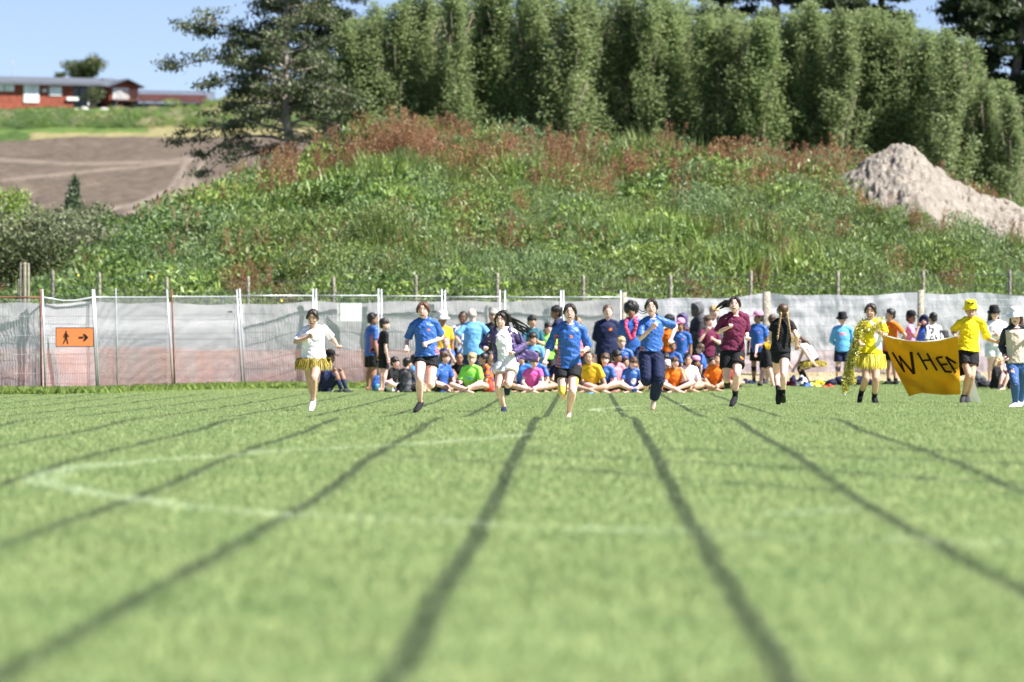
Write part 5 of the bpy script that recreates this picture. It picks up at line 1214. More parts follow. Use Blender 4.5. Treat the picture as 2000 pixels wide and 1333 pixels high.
# 6 maroon
b6, J6 = run(86, 1434, 1.06, dict(head=(1434, 596, -.06), neck=(1437, 615, -.02), pelvis=(1431, 680, 0), shL=(1411, 625, -.02), shR=(1455, 621, .02), elL=(1402, 649, -.02), wrL=(1421, 641, -.2), elR=(1458, 650, .12), wrR=(1459, 660, -.02),
    hiL=(1420, 690, 0), hiR=(1441, 692, 0), knL=(1419, 742, -.05), anL=(1421, 740, .25), toL=(1422, 755, .36), knR=(1438, 731, -.22), anR=(1435, 776, -.08), toR=(1429, 786, -.26), f=(-.06, -1, .06), u=(.03, .05, 1), fuL=(0, -1, .2), fuR=(.15, .6, .9)),
    dict(top='maroon', sleeve=.85, sleevek=1.1, hem=.03, thick=1.4, flare=1.06, bottom='black', slen=.58, bk=1.12, hair='tied', hairc='black', shoes='black', socks='black', sockh=.32, skin='fair', wr=1.7, eyes_shut=False, mouth='open',
         botcols=['orange'], botdeco=lambda c: np.where((c[:, 2] < .82) & (c[:, 2] > .765) & (c[:, 0] > .085) & (c[:, 0] < .135) & (c[:, 1] < -.05) & (np.abs((c[:, 2]-.79)*1.2+(c[:, 0]-.11)) < .02), 1, 0),
         paint=[CM('red')], locks=[[([(-.06, -.09, .03), (-.12, -.10, .04), (-.19, -.09, -.0), (-.24, -.08, -.045)], .045, .012), ([(-.06, -.09, .0), (-.13, -.10, -.01), (-.19, -.09, -.05)], .035, .01)]]),
    'runner in a maroon tee and black shorts with red face paint and a dark ponytail')
T = Acc(); hc = J6['head']
for q in (-1, 1):
    for z in (-.012, -.026): T.tube([hc+Vector((q*.034, -.083, z)), hc+Vector((q*.062, -.062, z-.004))], .0042, n=5)
T.obj('face_paint', CM('red'), b6)
# 7 braids, running away
br = []
for q in (-1, 1):
    pts = []
    for i in range(13):
        z = -.02-.026*i; pts.append(([(q*(.045+.004*i)+.010*math.sin(i*3.1), -.10-.004*i, z), (q*(.045+.004*i)-.012*math.sin(i*3.1), -.115-.004*i, z-.022)], .019-.0004*i, .015-.0004*i))
    pts.append(([(q*.097, -.165, -.35), (q*.10, -.165, -.41)], .018, .006)); br += pts
b7, J7 = run(95, 1526, 1.06, dict(head=(1529, 609, .02), neck=(1528, 625, 0), pelvis=(1524, 685, 0), shL=(1512, 634, 0), shR=(1545, 634, 0), elL=(1504, 658, .04), wrL=(1506, 668, .2), elR=(1555, 658, -.06), wrR=(1556, 674, .02),
    hiL=(1518, 693, 0), hiR=(1532, 693, 0), knL=(1518, 731, .12), anL=(1520, 768, -.1), toL=(1520, 786, -.06), knR=(1529, 733, -.02), anR=(1529, 772, .08), toR=(1530, 780, .24), f=(-.1, 1, 0), u=(0, 0, 1), fuL=(0, 1, .2), fuR=(0, 0, 1), calfL=(0, -.01, 0), calfR=(0, -.01, 0)),
    dict(top='black', sleeve=.5, sleevek=1.1, hem=.02, thick=1.3, bottom='black', slen=.26, hair='braids', hairc='brown', lockc='light', shoes='black', socks='black', sockh=.85, skin='fair', locks=[br], lockname='braids'),
    'girl in black tee and long black socks with two braids, running away', group=None)
# garland girl
bg_, Jg = run(98, 1700, 1.14, dict(head=(1700, 609, -.02), neck=(1702, 627, 0), pelvis=(1700, 688, 0), shL=(1680, 637, 0), shR=(1722, 634, 0), elL=(1671, 660, -.03), wrL=(1679, 672, -.16), elR=(1729, 655, -.02), wrR=(1719, 653, -.16),
    hiL=(1691, 695, 0), hiR=(1710, 695, 0), knL=(1690, 741, -.12), anL=(1682, 769, .10), toL=(1678, 782, -.02), knR=(1709, 741, -.05), anR=(1708, 778, 0), toR=(1712, 785, -.16), f=(-.25, -1, -.1), u=(.04, 0, 1), fuL=(0, .6, 1)),
    dict(top='yellow', sleeve=.85, sleevek=1.12, hem=.02, thick=1.7, flare=1.05, bottom='yellow', slen=.25, hair='tied', hairc='dark', shoes='black', socks='black', sockh=.3, skin='mid', mouth='open', topdeco=lambda l, f_, u_: np.where((vnoise(l*8+3, u_*4+1, 8, 2) > .62), 1, 0), topcols=['white']),
    'girl in yellow with gold garland holding the left end of the banner', group=None)
by_, Jy = run(99, 1890, 1.12, dict(head=(1895, 607, -.04), neck=(1895, 622, 0), pelvis=(1889, 683, 0), shL=(1873, 632, 0), shR=(1916, 632, 0), elL=(1861, 648, .04), wrL=(1864, 656, -.10), elR=(1929, 662, 0), wrR=(1944, 668, -.06),
    hiL=(1881, 690, 0), hiR=(1899, 691, 0), knL=(1890, 733, -.10), anL=(1881, 773, .02), toL=(1877, 781, -.14), knR=(1896, 736, -.02), anR=(1889, 775, .10), toR=(1888, 782, -.08), f=(0, -1, -.05), u=(-.03, 0, 1)),
    dict(top='yellow', sleeve=.92, sleevek=1.12, hem=.02, thick=1.6, flare=1.08, bottom='black', slen=.52, bk=1.08, hair='crop', hairc='black', hat=('bucket', 'yellow', .118), shoes='charcoal', skin='mid', mouth='smile', wr=1.4, fist=False),
    'smiling person in yellow tee and yellow hat holding the right end of the banner', group=None)
T = Acc(); hc = Jy['head']
for x in (-.038, .03): T.ell(hc+Vector((x, -.128, .128)), (.030, .010, .015), None, 10, 6)
T.tube([hc+Vector((-.012, -.13, .13)), hc+Vector((.005, -.13, .13))], .004, n=5); T.obj('sunglasses', M_iris, by_)
T = Acc(); k1 = lerp(Jy['hiR'], Jy['knR'], .70); k2 = lerp(Jy['hiR'], Jy['knR'], .92); T.tube([k1, k2], [.066, .060], n=14, round_=False); T.obj('leg_band', CM('mustard'), by_)
T = Acc(); h0 = Jy['hiL']; T.tube([h0+Vector((-.09, .10, .02)), h0+Vector((-.06, .12, -.16)), h0+Vector((-.0, .12, -.36))], [.07, .09, .075], [.035, .04, .03], side=(1, 0, 0), n=12); solid(T, 'hanging_jacket', CM('black'), .012, by_, 1, wrinkle=.01)
bw_, Jw = run(92, 1985, 1.06, dict(head=(1983, 621, .0), neck=(1984, 638, 0), pelvis=(1986, 702, 0), shL=(1963, 648, 0), shR=(2008, 645, 0), elL=(1956, 676, .02), wrL=(1962, 697, -.10), elR=(2018, 670, 0), wrR=(2004, 655, -.18),
    hiL=(1976, 712, 0), hiR=(1998, 712, 0), knL=(1979, 748, -.02), anL=(1982, 786, .02), toL=(1968, 793, -.12), knR=(1998, 748, 0), anR=(1997, 786, .02), toR=(1986, 794, -.16), f=(-.2, -1, -.12), u=(0, 0, 1)),
    dict(top='cream', sleeve=1.85, sleevek=1.05, hem=.06, thick=1.7, wide=1.12, bottom='denim', bkind='tights', hair='long', hairc='red', hat=('bucket', 'white', .150), shoes='white', skin='fair', topdeco=lambda l, f_, u_: np.where((np.abs(l) > .155) | (u_ > .90), 1, 0), topcols=['charcoal']),
    'woman in cream sweatshirt, blue jeans and white bucket hat at the right edge', group=None)

# tutus and tinsel
def tutu(body, J, s, mat, r0, r1, dz, n=900, seed=1, name='tutu', drop=.5):
    R_ = np.random.RandomState(seed); c = np.array(lerp(J['hiL'], J['hiR'], .5))+[0, 0, .03]
    a = R_.uniform(0, 2*np.pi, n); u0 = R_.uniform(-.03, .03, n); sp = R_.uniform(.35, 1, n); D = np.stack([np.cos(a), np.sin(a)*.8, 0*a], 1)
    p0 = c+D*r0*s+np.stack([0*a, 0*a, u0], 1); p1 = c+D*(r0+(r1-r0)*sp*.75)[:, None]*s+np.stack([0*a, 0*a, -dz*s*drop*R_.uniform(.1, .9, n)], 1); p2 = c+D*(r0+(r1-r0)*sp)[:, None]*s+np.stack([0*a, 0*a, -dz*s*R_.uniform(.55, 1.05, n)], 1)
    S = np.stack([-np.sin(a), np.cos(a), 0*a], 1)*.009+R_.normal(0, .004, (n, 3))
    V = np.stack([p0, p1-S, p2, p1+S], 1).reshape(-1, 3)
    link(bpy.data.objects.new(name, mesh_np(name, V, np.arange(4*n).reshape(n, 4), mat)), body)
M_tulleg = mat_leaf('gold_tulle', (.32, .25, .03), (.54, .44, .11), trans=.4, rough=.4); M_tulley = mat_leaf('yellow_tulle', (.78, .66, .05), (.90, .82, .20), trans=.45)
tutu(b1, J1, 1.0, M_tulleg, .13, .30, .20, 1500, 3)
tutu(bg_, Jg, 1.12, M_tulley, .12, .25, .25, 2200, 4, drop=.25)
# garland (tinsel): hangs from the girl's neck over her arm
M_tin = mat_leaf('gold_tinsel', (.38, .34, .02), (.85, .76, .16), (.60, .52, .06), trans=.1, rough=.25, spec=.9); M_tin.node_tree.nodes
def tinsel(paths, origin, name, label, rad=.05, dens=420):
    R_ = np.random.RandomState(6); C = []; core = Acc()
    for P in paths:
        P = [Vector(p) for p in P]; core.tube(P, .006, n=5)
        for a, b in zip(P[:-1], P[1:]):
            L = (b-a).length; m = int(L*dens); t_ = R_.uniform(0, 1, m)[:, None]; C.append(np.array(a)*(1-t_)+np.array(b)*t_+R_.normal(0, rad*.5, (m, 3)))
    C = np.concatenate(C); V, Fq = cards(C, R_.uniform(.025, .07, len(C)), .016, R_)
    r_ = empty(name, origin); tag(r_, label, 'garland'); link(bpy.data.objects.new('tinsel', mesh_np('tinsel', V, Fq, M_tin)), r_); core.obj('cord', CM('gold'), r_); return r_
o98 = bg_.location; kk = F/98
def q98(px, py, y): return ((px-1700)/kk, y, CAMH+(HY-py)/kk-o98.z)
gar = tinsel([[q98(1706, 632, .10), q98(1688, 628, .0), q98(1684, 640, -.14), q98(1700, 647, -.17), q98(1716, 637, -.12), q98(1720, 628, .0), q98(1706, 630, .1)],
        [q98(1686, 628, -.05), q98(1677, 645, -.14), q98(1668, 668, -.17), q98(1660, 700, -.15), q98(1651, 735, -.14), q98(1648, 765, -.14)],
        [q98(1690, 632, -.10), q98(1681, 655, -.2), q98(1673, 680, -.22), q98(1664, 705, -.19), q98(1660, 730, -.16), q98(1666, 748, -.15)]], o98, 'gold_garland', 'long gold tinsel garland trailing from the girl\'s neck almost to the grass', dens=1900, rad=.06)
T = Acc()
for px, py in ((1648, 771), (1668, 683), (1680, 668)): T.ell(q98(px, py, -.2), (.03, .03, .03))
T.obj('bauble', mat_simple('silver_bauble', (.7, .68, .6), .15, .8, .05, 5, metal=.8), gar)
# ------------------------------------------------------------------ banner
M_ban = cloth_mat('yellow_banner_cloth', (.60, .30, .008), 1.0, .22, .08)
M_banw = cloth_mat('white_banner_hem', (.85, .84, .80), 1.0, .3, .04)
M_let = mat_simple('black_letter', (.016, .008, .003), .8, .1, .05)
def bil(u, v):     # u along, v down; photograph pixels on the hanging cloth
    topx = np.interp(u, [0, .3, .6, 1], [1719, 1763, 1808, 1868]); topy = np.interp(u, [0, .15, .35, .55, .75, 1], [654, 660, 666, 668, 665, 657])
    botx = np.interp(u, [0, .25, .5, 1], [1777, 1800, 1826, 1877]); boty = np.interp(u, [0, .10, .25, .45, .7, 1], [775, 771, 768, 770, 772, 771])
    le = .5*np.sin(v*3.14)*-6*(1-u)
    return topx+(botx-topx)*v+le, topy+(boty-topy)*v
def bpt(u, v, off=0):
    px, py = bil(u, v); y = 98.2+.14*math.sin(v*2.6)*(.4+.6*u)+.045*math.sin(u*9+v*3)+.04*math.sin(u*5-v*9)+.022*math.sin(u*17+v*11)*v+.02*math.sin(v*14-u*13)+.50*v*(1-.15*u)+off
    k_ = F/98.5; return Vector(((px-VX)/k_, y, CAMH+(HY-py)/k_))
nu, nv = 70, 50; Vb = []
for j in range(nv):
    for i in range(nu): Vb.append(bpt(i/(nu-1), j/(nv-1)))
ban = tag(empty('banner', Vb[0]), 'yellow cloth banner lettered WHEN carried between two people in yellow', 'banner'); O = np.array(Vb[0])
bc = link(bpy.data.objects.new('cloth', mesh_np('banner_cloth', np.array(Vb)-O, grid(nu, nv), M_ban, smooth=True)), ban)
md = bc.modifiers.new('t', 'SOLIDIFY'); md.thickness = .004
def inv(px, py):   # find u,v for a photograph pixel
    u, v = .5, .5
    for _ in range(30):
        x, y = bil(u, v); e = 1e-3; xu, yu = bil(u+e, v); xv, yv = bil(u, v+e); a11, a21, a12, a22 = (xu-x)/e, (yu-y)/e, (xv-x)/e, (yv-y)/e
        D = a11*a22-a12*a21; rx, ry = px-x, py-y; u += (rx*a22-ry*a12)/D; v += (ry*a11-rx*a21)/D
        u = min(max(u, -.2), 1.2); v = min(max(v, -.2), 1.2)
    return u, v
def Z6(x, y): return (1600+x/4.76, 560+y/4.76)
letters = {'W': [[Z6(673, 612), Z6(795, 795)], [Z6(735, 645), Z6(795, 795)], [Z6(735, 645), Z6(880, 815)], [Z6(880, 815), Z6(843, 608)]],
           'H': [[Z6(905, 615), Z6(1003, 775)], [Z6(995, 622), Z6(1093, 782)], [Z6(950, 690), Z6(1040, 682)]],
           'E': [[Z6(1085, 665), Z6(1170, 790)], [Z6(1085, 665), Z6(1145, 655)], [Z6(1125, 728), Z6(1190, 722)], [Z6(1165, 790), Z6(1232, 797)]],
           'N': [[Z6(1172, 652), Z6(1268, 800)], [Z6(1176, 655), Z6(1268, 715)]]}
for ch, strokes in letters.items():
    T = Acc()
    for si, (p0, p1) in enumerate(strokes):
        w_ = (6.0 if ch == 'W' and si == 3 else 2.6 if ch == 'W' and si == 1 else 4.0)/2; L = math.hypot(p1[0]-p0[0], p1[1]-p0[1]); nx_, ny_ = -(p1[1]-p0[1])/L*w_, (p1[0]-p0[0])/L*w_; m = 10; row = []
        for t_ in np.linspace(0, 1, m):
            x, y = lerp(p0[0], p1[0], t_), lerp(p0[1], p1[1], t_)
            for sg in (-1, 1): row.append(bpt(*inv(x+sg*nx_, y+sg*ny_), off=-.012-.0012*si)-Vector(O))
        T.add(row, [(2*i, 2*i+1, 2*i+3, 2*i+2) for i in range(m-1)])
    T.obj('letter', M_let, ban, smooth=False)
T = Acc(); row = []
for u in np.linspace(0, 1, 30):
    p_ = bpt(u, 0)-Vector(O); row += [p_+Vector((0, -.006, .012)), p_+Vector((0, -.006, -.006))]
T.add(row, [(2*i, 2*i+1, 2*i+3, 2*i+2) for i in range(29)]); T.obj('top_hem', M_banw, ban, smooth=False)
T = Acc(); k_ = F/99.6; cor = [((px-VX)/k_, 99.45+dy, CAMH+(HY-py)/k_) for px, py, dy in ((1892, 735, .1), (1897, 730, .0), (1913, 787, -.1), (1898, 783, .12), (1888, 760, .2))]
T.add([Vector(c)-Vector(O) for c in cor]+[Vector(c)-Vector(O)+Vector((0, .01, 0)) for c in cor], [(0, 1, 2, 3, 4), (9, 8, 7, 6, 5)]+[(i, i+5, (i+1) % 5+5, (i+1) % 5) for i in range(5)]); T.obj('white_corner', M_banw, ban, smooth=False)
# ------------------------------------------------------------------ the crowd: poses in metres for a 1.5 m child, facing the camera
def V3(*a): return Vector(a)
def pose(kind, arms='down', lean=0.0, rj=None):
    R_ = rj or random.Random(1); j = lambda a: R_.uniform(-a, a)
    if kind == 'stand':
        J = dict(pelvis=V3(0, 0, .80), neck=V3(j(.01), -.01, 1.22), head=V3(j(.02), -.025, 1.385), hiL=V3(-.075, 0, .78), hiR=V3(.075, 0, .78), knL=V3(-.09, -.01, .42), knR=V3(.09, -.015, .42), anL=V3(-.10, .03, .07), anR=V3(.10, .03, .07), toL=V3(-.125, -.12, .045), toR=V3(.125, -.12, .045))
    elif kind == 'sit':
        a = R_.uniform(-.05, .10)
        J = dict(pelvis=V3(0, 0, .12), neck=V3(j(.02), -.07, .53), head=V3(j(.03), -.12, .685), hiL=V3(-.085, -.02, .11), hiR=V3(.085, -.02, .11), knL=V3(-.31-a, -.20, .15+a), knR=V3(.31+a, -.20, .15+a), anL=V3(.06, -.36, .06), anR=V3(-.07, -.30, .07), toL=V3(.20, -.37, .05), toR=V3(-.21, -.34, .06))
    elif kind == 'knees':
        J = dict(pelvis=V3(0, 0, .12), neck=V3(j(.02), -.03, .54), head=V3(j(.02), -.08, .70), hiL=V3(-.085, -.02, .11), hiR=V3(.085, -.02, .11), knL=V3(-.12, -.30, .40), knR=V3(.12, -.30, .40), anL=V3(-.10, -.42, .06), anR=V3(.10, -.42, .06), toL=V3(-.11, -.57, .045), toR=V3(.11, -.57, .045))
    elif kind == 'kneel':
        J = dict(pelvis=V3(0, .02, .45), neck=V3(j(.02), -.02, .87), head=V3(j(.02), -.04, 1.035), hiL=V3(-.075, .02, .43), hiR=V3(.075, .02, .43), knL=V3(-.11, -.10, .06), knR=V3(.11, -.10, .06), anL=V3(-.10, .27, .06), anR=V3(.10, .27, .06), toL=V3(-.10, .40, .03), toR=V3(.10, .40, .03))
    N = J['neck']; J['shL'] = N+V3(-.158, .0, -.035); J['shR'] = N+V3(.158, .0, -.035)
    S = {'L': -1, 'R': 1}
    for q, sx in S.items():
        s0 = J['sh'+q]; am = arms if isinstance(arms, str) else arms[0 if q == 'L' else 1]
        if am == 'down': e = s0+V3(sx*.045, .03, -.265); w = e+V3(sx*.0, -.05, -.225)
        elif am == 'fold': e = s0+V3(sx*.05, -.05, -.25); w = e+V3(-sx*.19, -.12, .06+.03*sx)
        elif am == 'back': e = s0+V3(sx*.07, .08, -.25); w = e+V3(-sx*.13, .13, -.10)
        elif am == 'hip': e = s0+V3(sx*.16, .10, -.20); w = e+V3(-sx*.12, -.08, -.17)
        elif am == 'face': e = s0+V3(sx*.10, -.12, -.20); w = e+V3(-sx*.13, -.06, .20)
        elif am == 'lap':
            e = s0+V3(sx*.07, -.07, -.25); t_ = J['an'+('R' if q == 'L' else 'L')] if kind == 'sit' else (J['kn'+q]+V3(0, -.02, .03))
            d_ = (t_+V3(0, 0, .06)-e); w = e+d_.normalized()*min(.235, d_.length)
        elif am == 'prop': e = s0+V3(sx*.10, -.02, -.24); w = e+V3(sx*.04, -.02, -.20)
        elif am == 'chin': e = s0+V3(sx*.05, -.15, -.20); w = e+V3(-sx*.08, -.05, .20)
        J['el'+q] = e; J['wr'+q] = w
    J['f'] = V3(0, -1, -.08); J['u'] = V3(0, 0, 1)
    for q in 'LR':
        J['calf'+q] = V3(0, .012, 0) if kind == 'stand' else V3(0, 0, 0)
        if kind == 'kneel': J['fu'+q] = V3(0, .3, 1)
    return J
ZT = {'stand': 1.505, 'sit': .795, 'knees': .81, 'kneel': 1.15}
CROWD = []
def kid(px, pyt, d, kind, face, spec, label, head=None, group=None, arms='down', H=None, seed=0):
    """px: head x, pyt: top of head; face/head: degrees, 0 = to camera, 90 = to image right"""
    g0 = gz(px, d)-.02; ztop = CAMH+(HY-pyt)/F*d-g0; s = ztop/ZT[kind]*(1.0)
    hat = spec.get('hat')
    if hat and hat[0] != 'hood': s *= .975
    if spec.get('hair') == 'afro': s *= .96
    if H: s = H
    rj = random.Random(seed or int(px))
    if kind == 'sit' and arms == 'lap': arms = rj.choice(['lap', 'lap', ('lap', 'chin'), ('prop', 'lap'), 'lap'])
    J = pose(kind, arms, rj=rj)
    lx, ly = rj.uniform(-.05, .05), rj.uniform(-.05, .02)
    if kind in ('sit', 'knees', 'kneel'):
        for k_ in ('neck', 'shL', 'shR', 'elL', 'elR'): J[k_] += V3(lx*.7, ly*.7, 0)
        J['head'] += V3(lx, ly, 0)
    if head is None: head = face+rj.uniform(-26, 26)
    for k_, v in J.items():
        if k_ not in ('f', 'u'): J[k_] = v*s
    a = math.radians(face)
    hd = J['head'].copy()
    for k_ in list(J): J[k_] = rotz(J[k_], a)
    if head is not None: J['f'] = rotz(V3(0, -1, -.08), math.radians(head))
    tl = spec.get('tilt', rj.uniform(-.08, .08)); J['u'] = J['u']+V3(tl, 0, 0)
    if spec.get('down'): J['f'] = J['f']+V3(0, 0, -spec['down']); J['u'] = J['u']+J['f']*.5
    # put the head over px
    off = J['head'].x; loc = Vector((WX(px, d)-off, d, g0))
    sp = dict(bottom='black', shoes=None, slen=.72); sp.update(spec)
    CROWD.append(person(J, s, sp, loc, label, group, vox=.0125))
    return CROWD[-1], J
G1_, G2_ = None, None
A = 121.8; B_ = 124.6; C_ = 127.5; D_ = 129.6
K = KIT
kid(728, 612, 127, 'stand', 118, dict(K, topdeco=kit, skin='brown', hair='short', hairc='black', wide=1.15, hem=.12, slen=.85), 'stocky boy in blue shirt with orange slashes standing side-on by the fence', head=100)
kid(751, 623, 124.5, 'stand', 110, dict(top='black', hem=.12, skin='fair', hair='fringe', hairc='dark', slen=.8, wide=.9), 'boy in plain black tee and black shorts standing barefoot behind the stocky boy', head=85)
kid(645, 686, 122.6, 'knees', 65, dict(top='navy', sleeve=1.9, skin='brown', hair='short', hairc='black', hat=('cap', 'black'), bottom='navy', slen=.95, socks='navy', sockh=.6, shoes='black'), 'child in navy with a dark cap sitting knees up beside the gold tutu runner', arms='lap')
kid(772, 699, 123, 'sit', 60, dict(top='black', skin='fair', hair='messy', hairc='black', bottom='white', botcols=['blue'], botdeco=lambda c: (vnoise(c[:, 0]*14, c[:, 2]*14+c[:, 1]*9, 3, 2) > .5)*1), 'sitting child in black top and blue and white patterned shorts', arms='lap')
kid(796, 701, 122, 'sit', 150, dict(top='charcoal', sleeve=.9, skin='mid', hair='messy', hairc='black', topdeco=blotch, topcols=['grey']), 'child in a speckled dark grey tee sitting with their back half turned', head=115, arms='lap')
kid(812, 694, 124, 'sit', 80, dict(top='blue2', skin='mid', hair='short', hairc='black'), 'child in bright blue sitting half hidden behind the red-haired runner', arms='lap')
kid(864, 609, 130, 'stand', 10, dict(top='mustard', hem=.12, collar='orange', skin='brown', hair='short', hairc='dark', hat=('bucket', 'white', .150), thick=1.3), 'person in an orange-yellow polo and wide white sun hat behind the red-haired runner', head=20)
kid(904, 609, 130.2, 'stand', 15, dict(top='palegrey', topdeco=blotch, topcols=['blue'], skin='dark', hair='crop', hairc='black'), 'dark-skinned child in a white and blue shirt behind the man in light blue', head=-10)
kid(922, 603, 127.6, 'stand', 180, dict(top='lightblue', hem=.14, sleeve=.8, thick=1.7, wide=1.12, skin='fair', hair='bald', hairc='grey', bottom='denimdark', bkind='pants', shoes='black'), 'bald man in a light blue shirt standing with his back to us', head=165, arms=('hip', 'hip'))
kid(871, 659, 125.4, 'kneel', 5, dict(K, skin='fair', hair='crop', hairc='light', mouth='smile'), 'fair-haired kneeling boy in blue behind the seated boy turned right', arms='chin')
kid(869, 688, 121.9, 'sit', 50, dict(K, skin='fair', hair='fringe', hairc='brown'), 'brown-haired boy in blue sitting cross-legged and looking right', head=75, arms='lap')
kid(897, 690, 123.6, 'knees', -10, dict(top='black', skin='brown', hair='crop', hairc='black', bottom='charcoal'), 'dark-skinned child in black sitting between the boy in blue and the lime green boy', arms='lap')
lb, Jl = kid(922, 691, 121.4, 'sit', -15, dict(top='lime', sleeve=.85, thick=1.5, skin='fair', hair='fringe', hairc='blond', mouth='smile', topdeco=print_, topcols=['lightblue'], wide=1.05), 'blond boy in a lime green tee sitting cross-legged in the front row', head=-5, arms='lap')
kid(944, 692, 122.4, 'sit', -70, dict(top='orange', topdeco=blotch, topcols=['purple'], skin='mid', hair='short', hairc='black', mouth='smile', bottom='red'), 'black-haired boy in orange facing left beside the lime green boy', head=-75, arms='lap')
kid(964, 605, 130.4, 'stand', -20, dict(top='charcoal', sleeve=1.8, skin='mid', hair='messy', hairc='grey'), 'grey-haired adult in dark clothes half hidden behind the runner with flying hair', arms='fold')
kid(958, 688, 124.6, 'sit', 10, dict(top='grey', skin='mid', hair='short', hairc='dark'), 'child in dark grey sitting behind the runner in white shorts', arms='lap')
kid(1039, 617, 127.8, 'stand', 5, dict(top='teal', hem=.1, skin='mid', hair='fringe', hairc='black', bottom='charcoal'), 'boy in a dark teal tee standing behind the seated children', arms='fold')
kid(1041, 651, 125, 'kneel', 0, dict(top='lightblue', hem=.1, topdeco=emblem, topcols=['orange'], skin='mid', hair='fringe', hairc='black'), 'boy in a light blue shirt kneeling behind the boy in pink', arms='lap')
kid(1047, 688, 123.3, 'sit', 5, dict(top='blue', skin='mid', hair='fringe', hairc='black'), 'dark-haired child in blue just behind the boy in pink', arms='lap')
kid(1043, 699, 121.2, 'sit', -3, dict(top='pink', sleeve=.5, skin='fair', hair='fringe', hairc='dark', down=.15), 'boy in a bright pink tee sitting cross-legged and looking down', arms='lap')
kid(1018, 689, 122.4, 'sit', -5, dict(top='blue2', topdeco=emblem, topcols=['white'], skin='mid', hair='short', hairc='dark', socks='orange', sockh=.4), 'child in blue sitting half hidden by the runner in the purple jacket', arms='lap')
kid(1071, 631, 128.4, 'stand', 5, dict(top='lime', hem=.1, skin='fair', hair='fringe', hairc='black', bottom='charcoal', slen=.8), 'black-haired child in a lime green tee standing left of the middle runner', arms='fold')
kid(1086, 598, 130.2, 'stand', -85, dict(top='navy', sleeve=1.9, thick=1.6, skin='brown', hair='messy', hairc='black', bottom='grey', bkind='pants', shoes='black', hoodie=True), 'man with thick black hair in navy looking left behind the middle runner', arms='fold')
kid(1096, 690, 123.5, 'sit', 0, dict(top='navy', skin='mid', hair='short', hairc='black'), 'child in navy sitting directly behind the middle runner', arms='lap')
kid(1128, 622, 130.0, 'stand', 0, dict(top='salmon', skin='mid', hair='short', hairc='light'), 'child in salmon pink mostly hidden behind the middle runner', arms='down')
kid(1150, 688, 121.2, 'sit', -10, dict(top='mustard', hem=.06, sleeve=.8, thick=1.4, collar='mustard', skin='mid', hair='crop', hairc='black'), 'boy in a golden yellow polo sitting in the front row', arms=('down', 'prop'))
kid(1187, 597, 129.4, 'stand', 0, dict(top='navy', topname='jacket', hem=.16, sleeve=1.9, thick=2.0, flare=1.06, wide=1.15, hoodie=True, topdeco=emblem, topcols=['orange'], skin='fair', hair='short', hairc='brown', mouth='smile', bottom='black', bkind='pants', shoes='black'), 'smiling man in a loose navy jacket with an orange chest emblem', arms='back')
afro, Ja = kid(1233, 588, 128.2, 'stand', -5, dict(top='blue', hem=.12, sleeve=.85, thick=1.7, wide=1.12, topdeco=emblem, topcols=['orange'], skin='brown', hair='afro', hairc='wig', bottom='charcoal', slen=.9), 'person in a blue shirt with a big black afro wig', arms='down')
kid(1214, 659, 125.2, 'kneel', 5, dict(K, skin='fair', hair='fringe', hairc='blond', collar='palegrey'), 'blond boy in blue kneeling in front of the afro wig', head=10, arms='lap')
kid(1182, 692, 121.3, 'sit', -4, dict(K, thick=1.4, skin='fair', hair='messy', hairc='brown'), 'brown-haired boy in blue sitting right of the yellow polo boy', arms='lap')
kid(1205, 686, 122.8, 'sit', 40, dict(top='salmon', skin='brown', hair='messy', hairc='black'), 'dark-haired child in a salmon pink tee sitting and looking right', head=50, arms='lap')
kid(1221, 700, 123.8, 'sit', 30, dict(top='white', skin='mid', hair='short', hairc='dark'), 'child in white sitting behind the child in salmon pink', arms='lap')
kid(1237, 699, 121.4, 'sit', 5, dict(top='blue', topdeco=lambda l, f_, u_: np.where((np.hypot(l-.02, (u_-.42)*.4) < .065) & (f_ > 0), 1, 0), topcols=['white'], skin='fair', hair='messy', hairc='brown', down=.35, socks='blue', sockh=.2), 'curly-haired boy in blue with a white round print, looking down', arms='lap')
kid(1262, 652, 126.5, 'kneel', 10, dict(top='navy', skin='brown', hair='short', hairc='black'), 'child in navy kneeling behind the runner in track pants', arms='lap')
kid(1308, 612, 129.4, 'stand', 10, dict(top='orange', skin='dark', hair='afro', hairc='black', headk=.86), 'dark-skinned child in orange with round black hair behind the running elbow', arms='down')
kid(1332, 614, 130.4, 'stand', -10, dict(top='purple', sleeve=1.8, skin='mid', hair='short', hairc='black', hat=('hood', 'purple')), 'child in a purple hood behind the boy in the pink cap and blue shirt', arms='down')
kid(1329, 622, 126.8, 'stand', -15, dict(K, hem=.1, skin='brown', hair='crop', hairc='dark', hat=('cap', 'pinkcap', -25), collar='palegrey'), 'child in a pink cap and blue shirt standing behind the front rows', head=-30, arms='down')
kid(1361, 593, 128.3, 'stand', -70, dict(top='charcoal', hem=.14, sleeve=1.9, thick=2.0, wide=1.1, hoodie=True, skin='dark', hair='short', hairc='black', hat=('hood', 'grey'), bottom='charcoal', bkind='pants'), 'tall person in a grey hoodie with the hood up, facing left', arms='fold')
kid(1395, 598, 130.4, 'stand', 0, dict(top='palegrey', skin='fair', hair='fringe', hairc='blond'), 'pale blond person looking over the crowd left of the maroon runner', arms='down')
kid(1384, 617, 127, 'stand', 20, dict(top='maroon', hem=.14, skin='fair', hair='messy', hairc='brown', bottom='black'), 'brown-haired child in a maroon tee with a hand to their face', head=40, arms=('face', 'fold'))
kid(1408, 618, 128.5, 'stand', 30, dict(top='grey', sleeve=1.8, thick=1.6, topdeco=blotch, topcols=['charcoal'], skin='mid', hair='short', hairc='grey', bottom='charcoal', bkind='pants'), 'person in mottled grey standing behind the maroon runner', arms='fold')
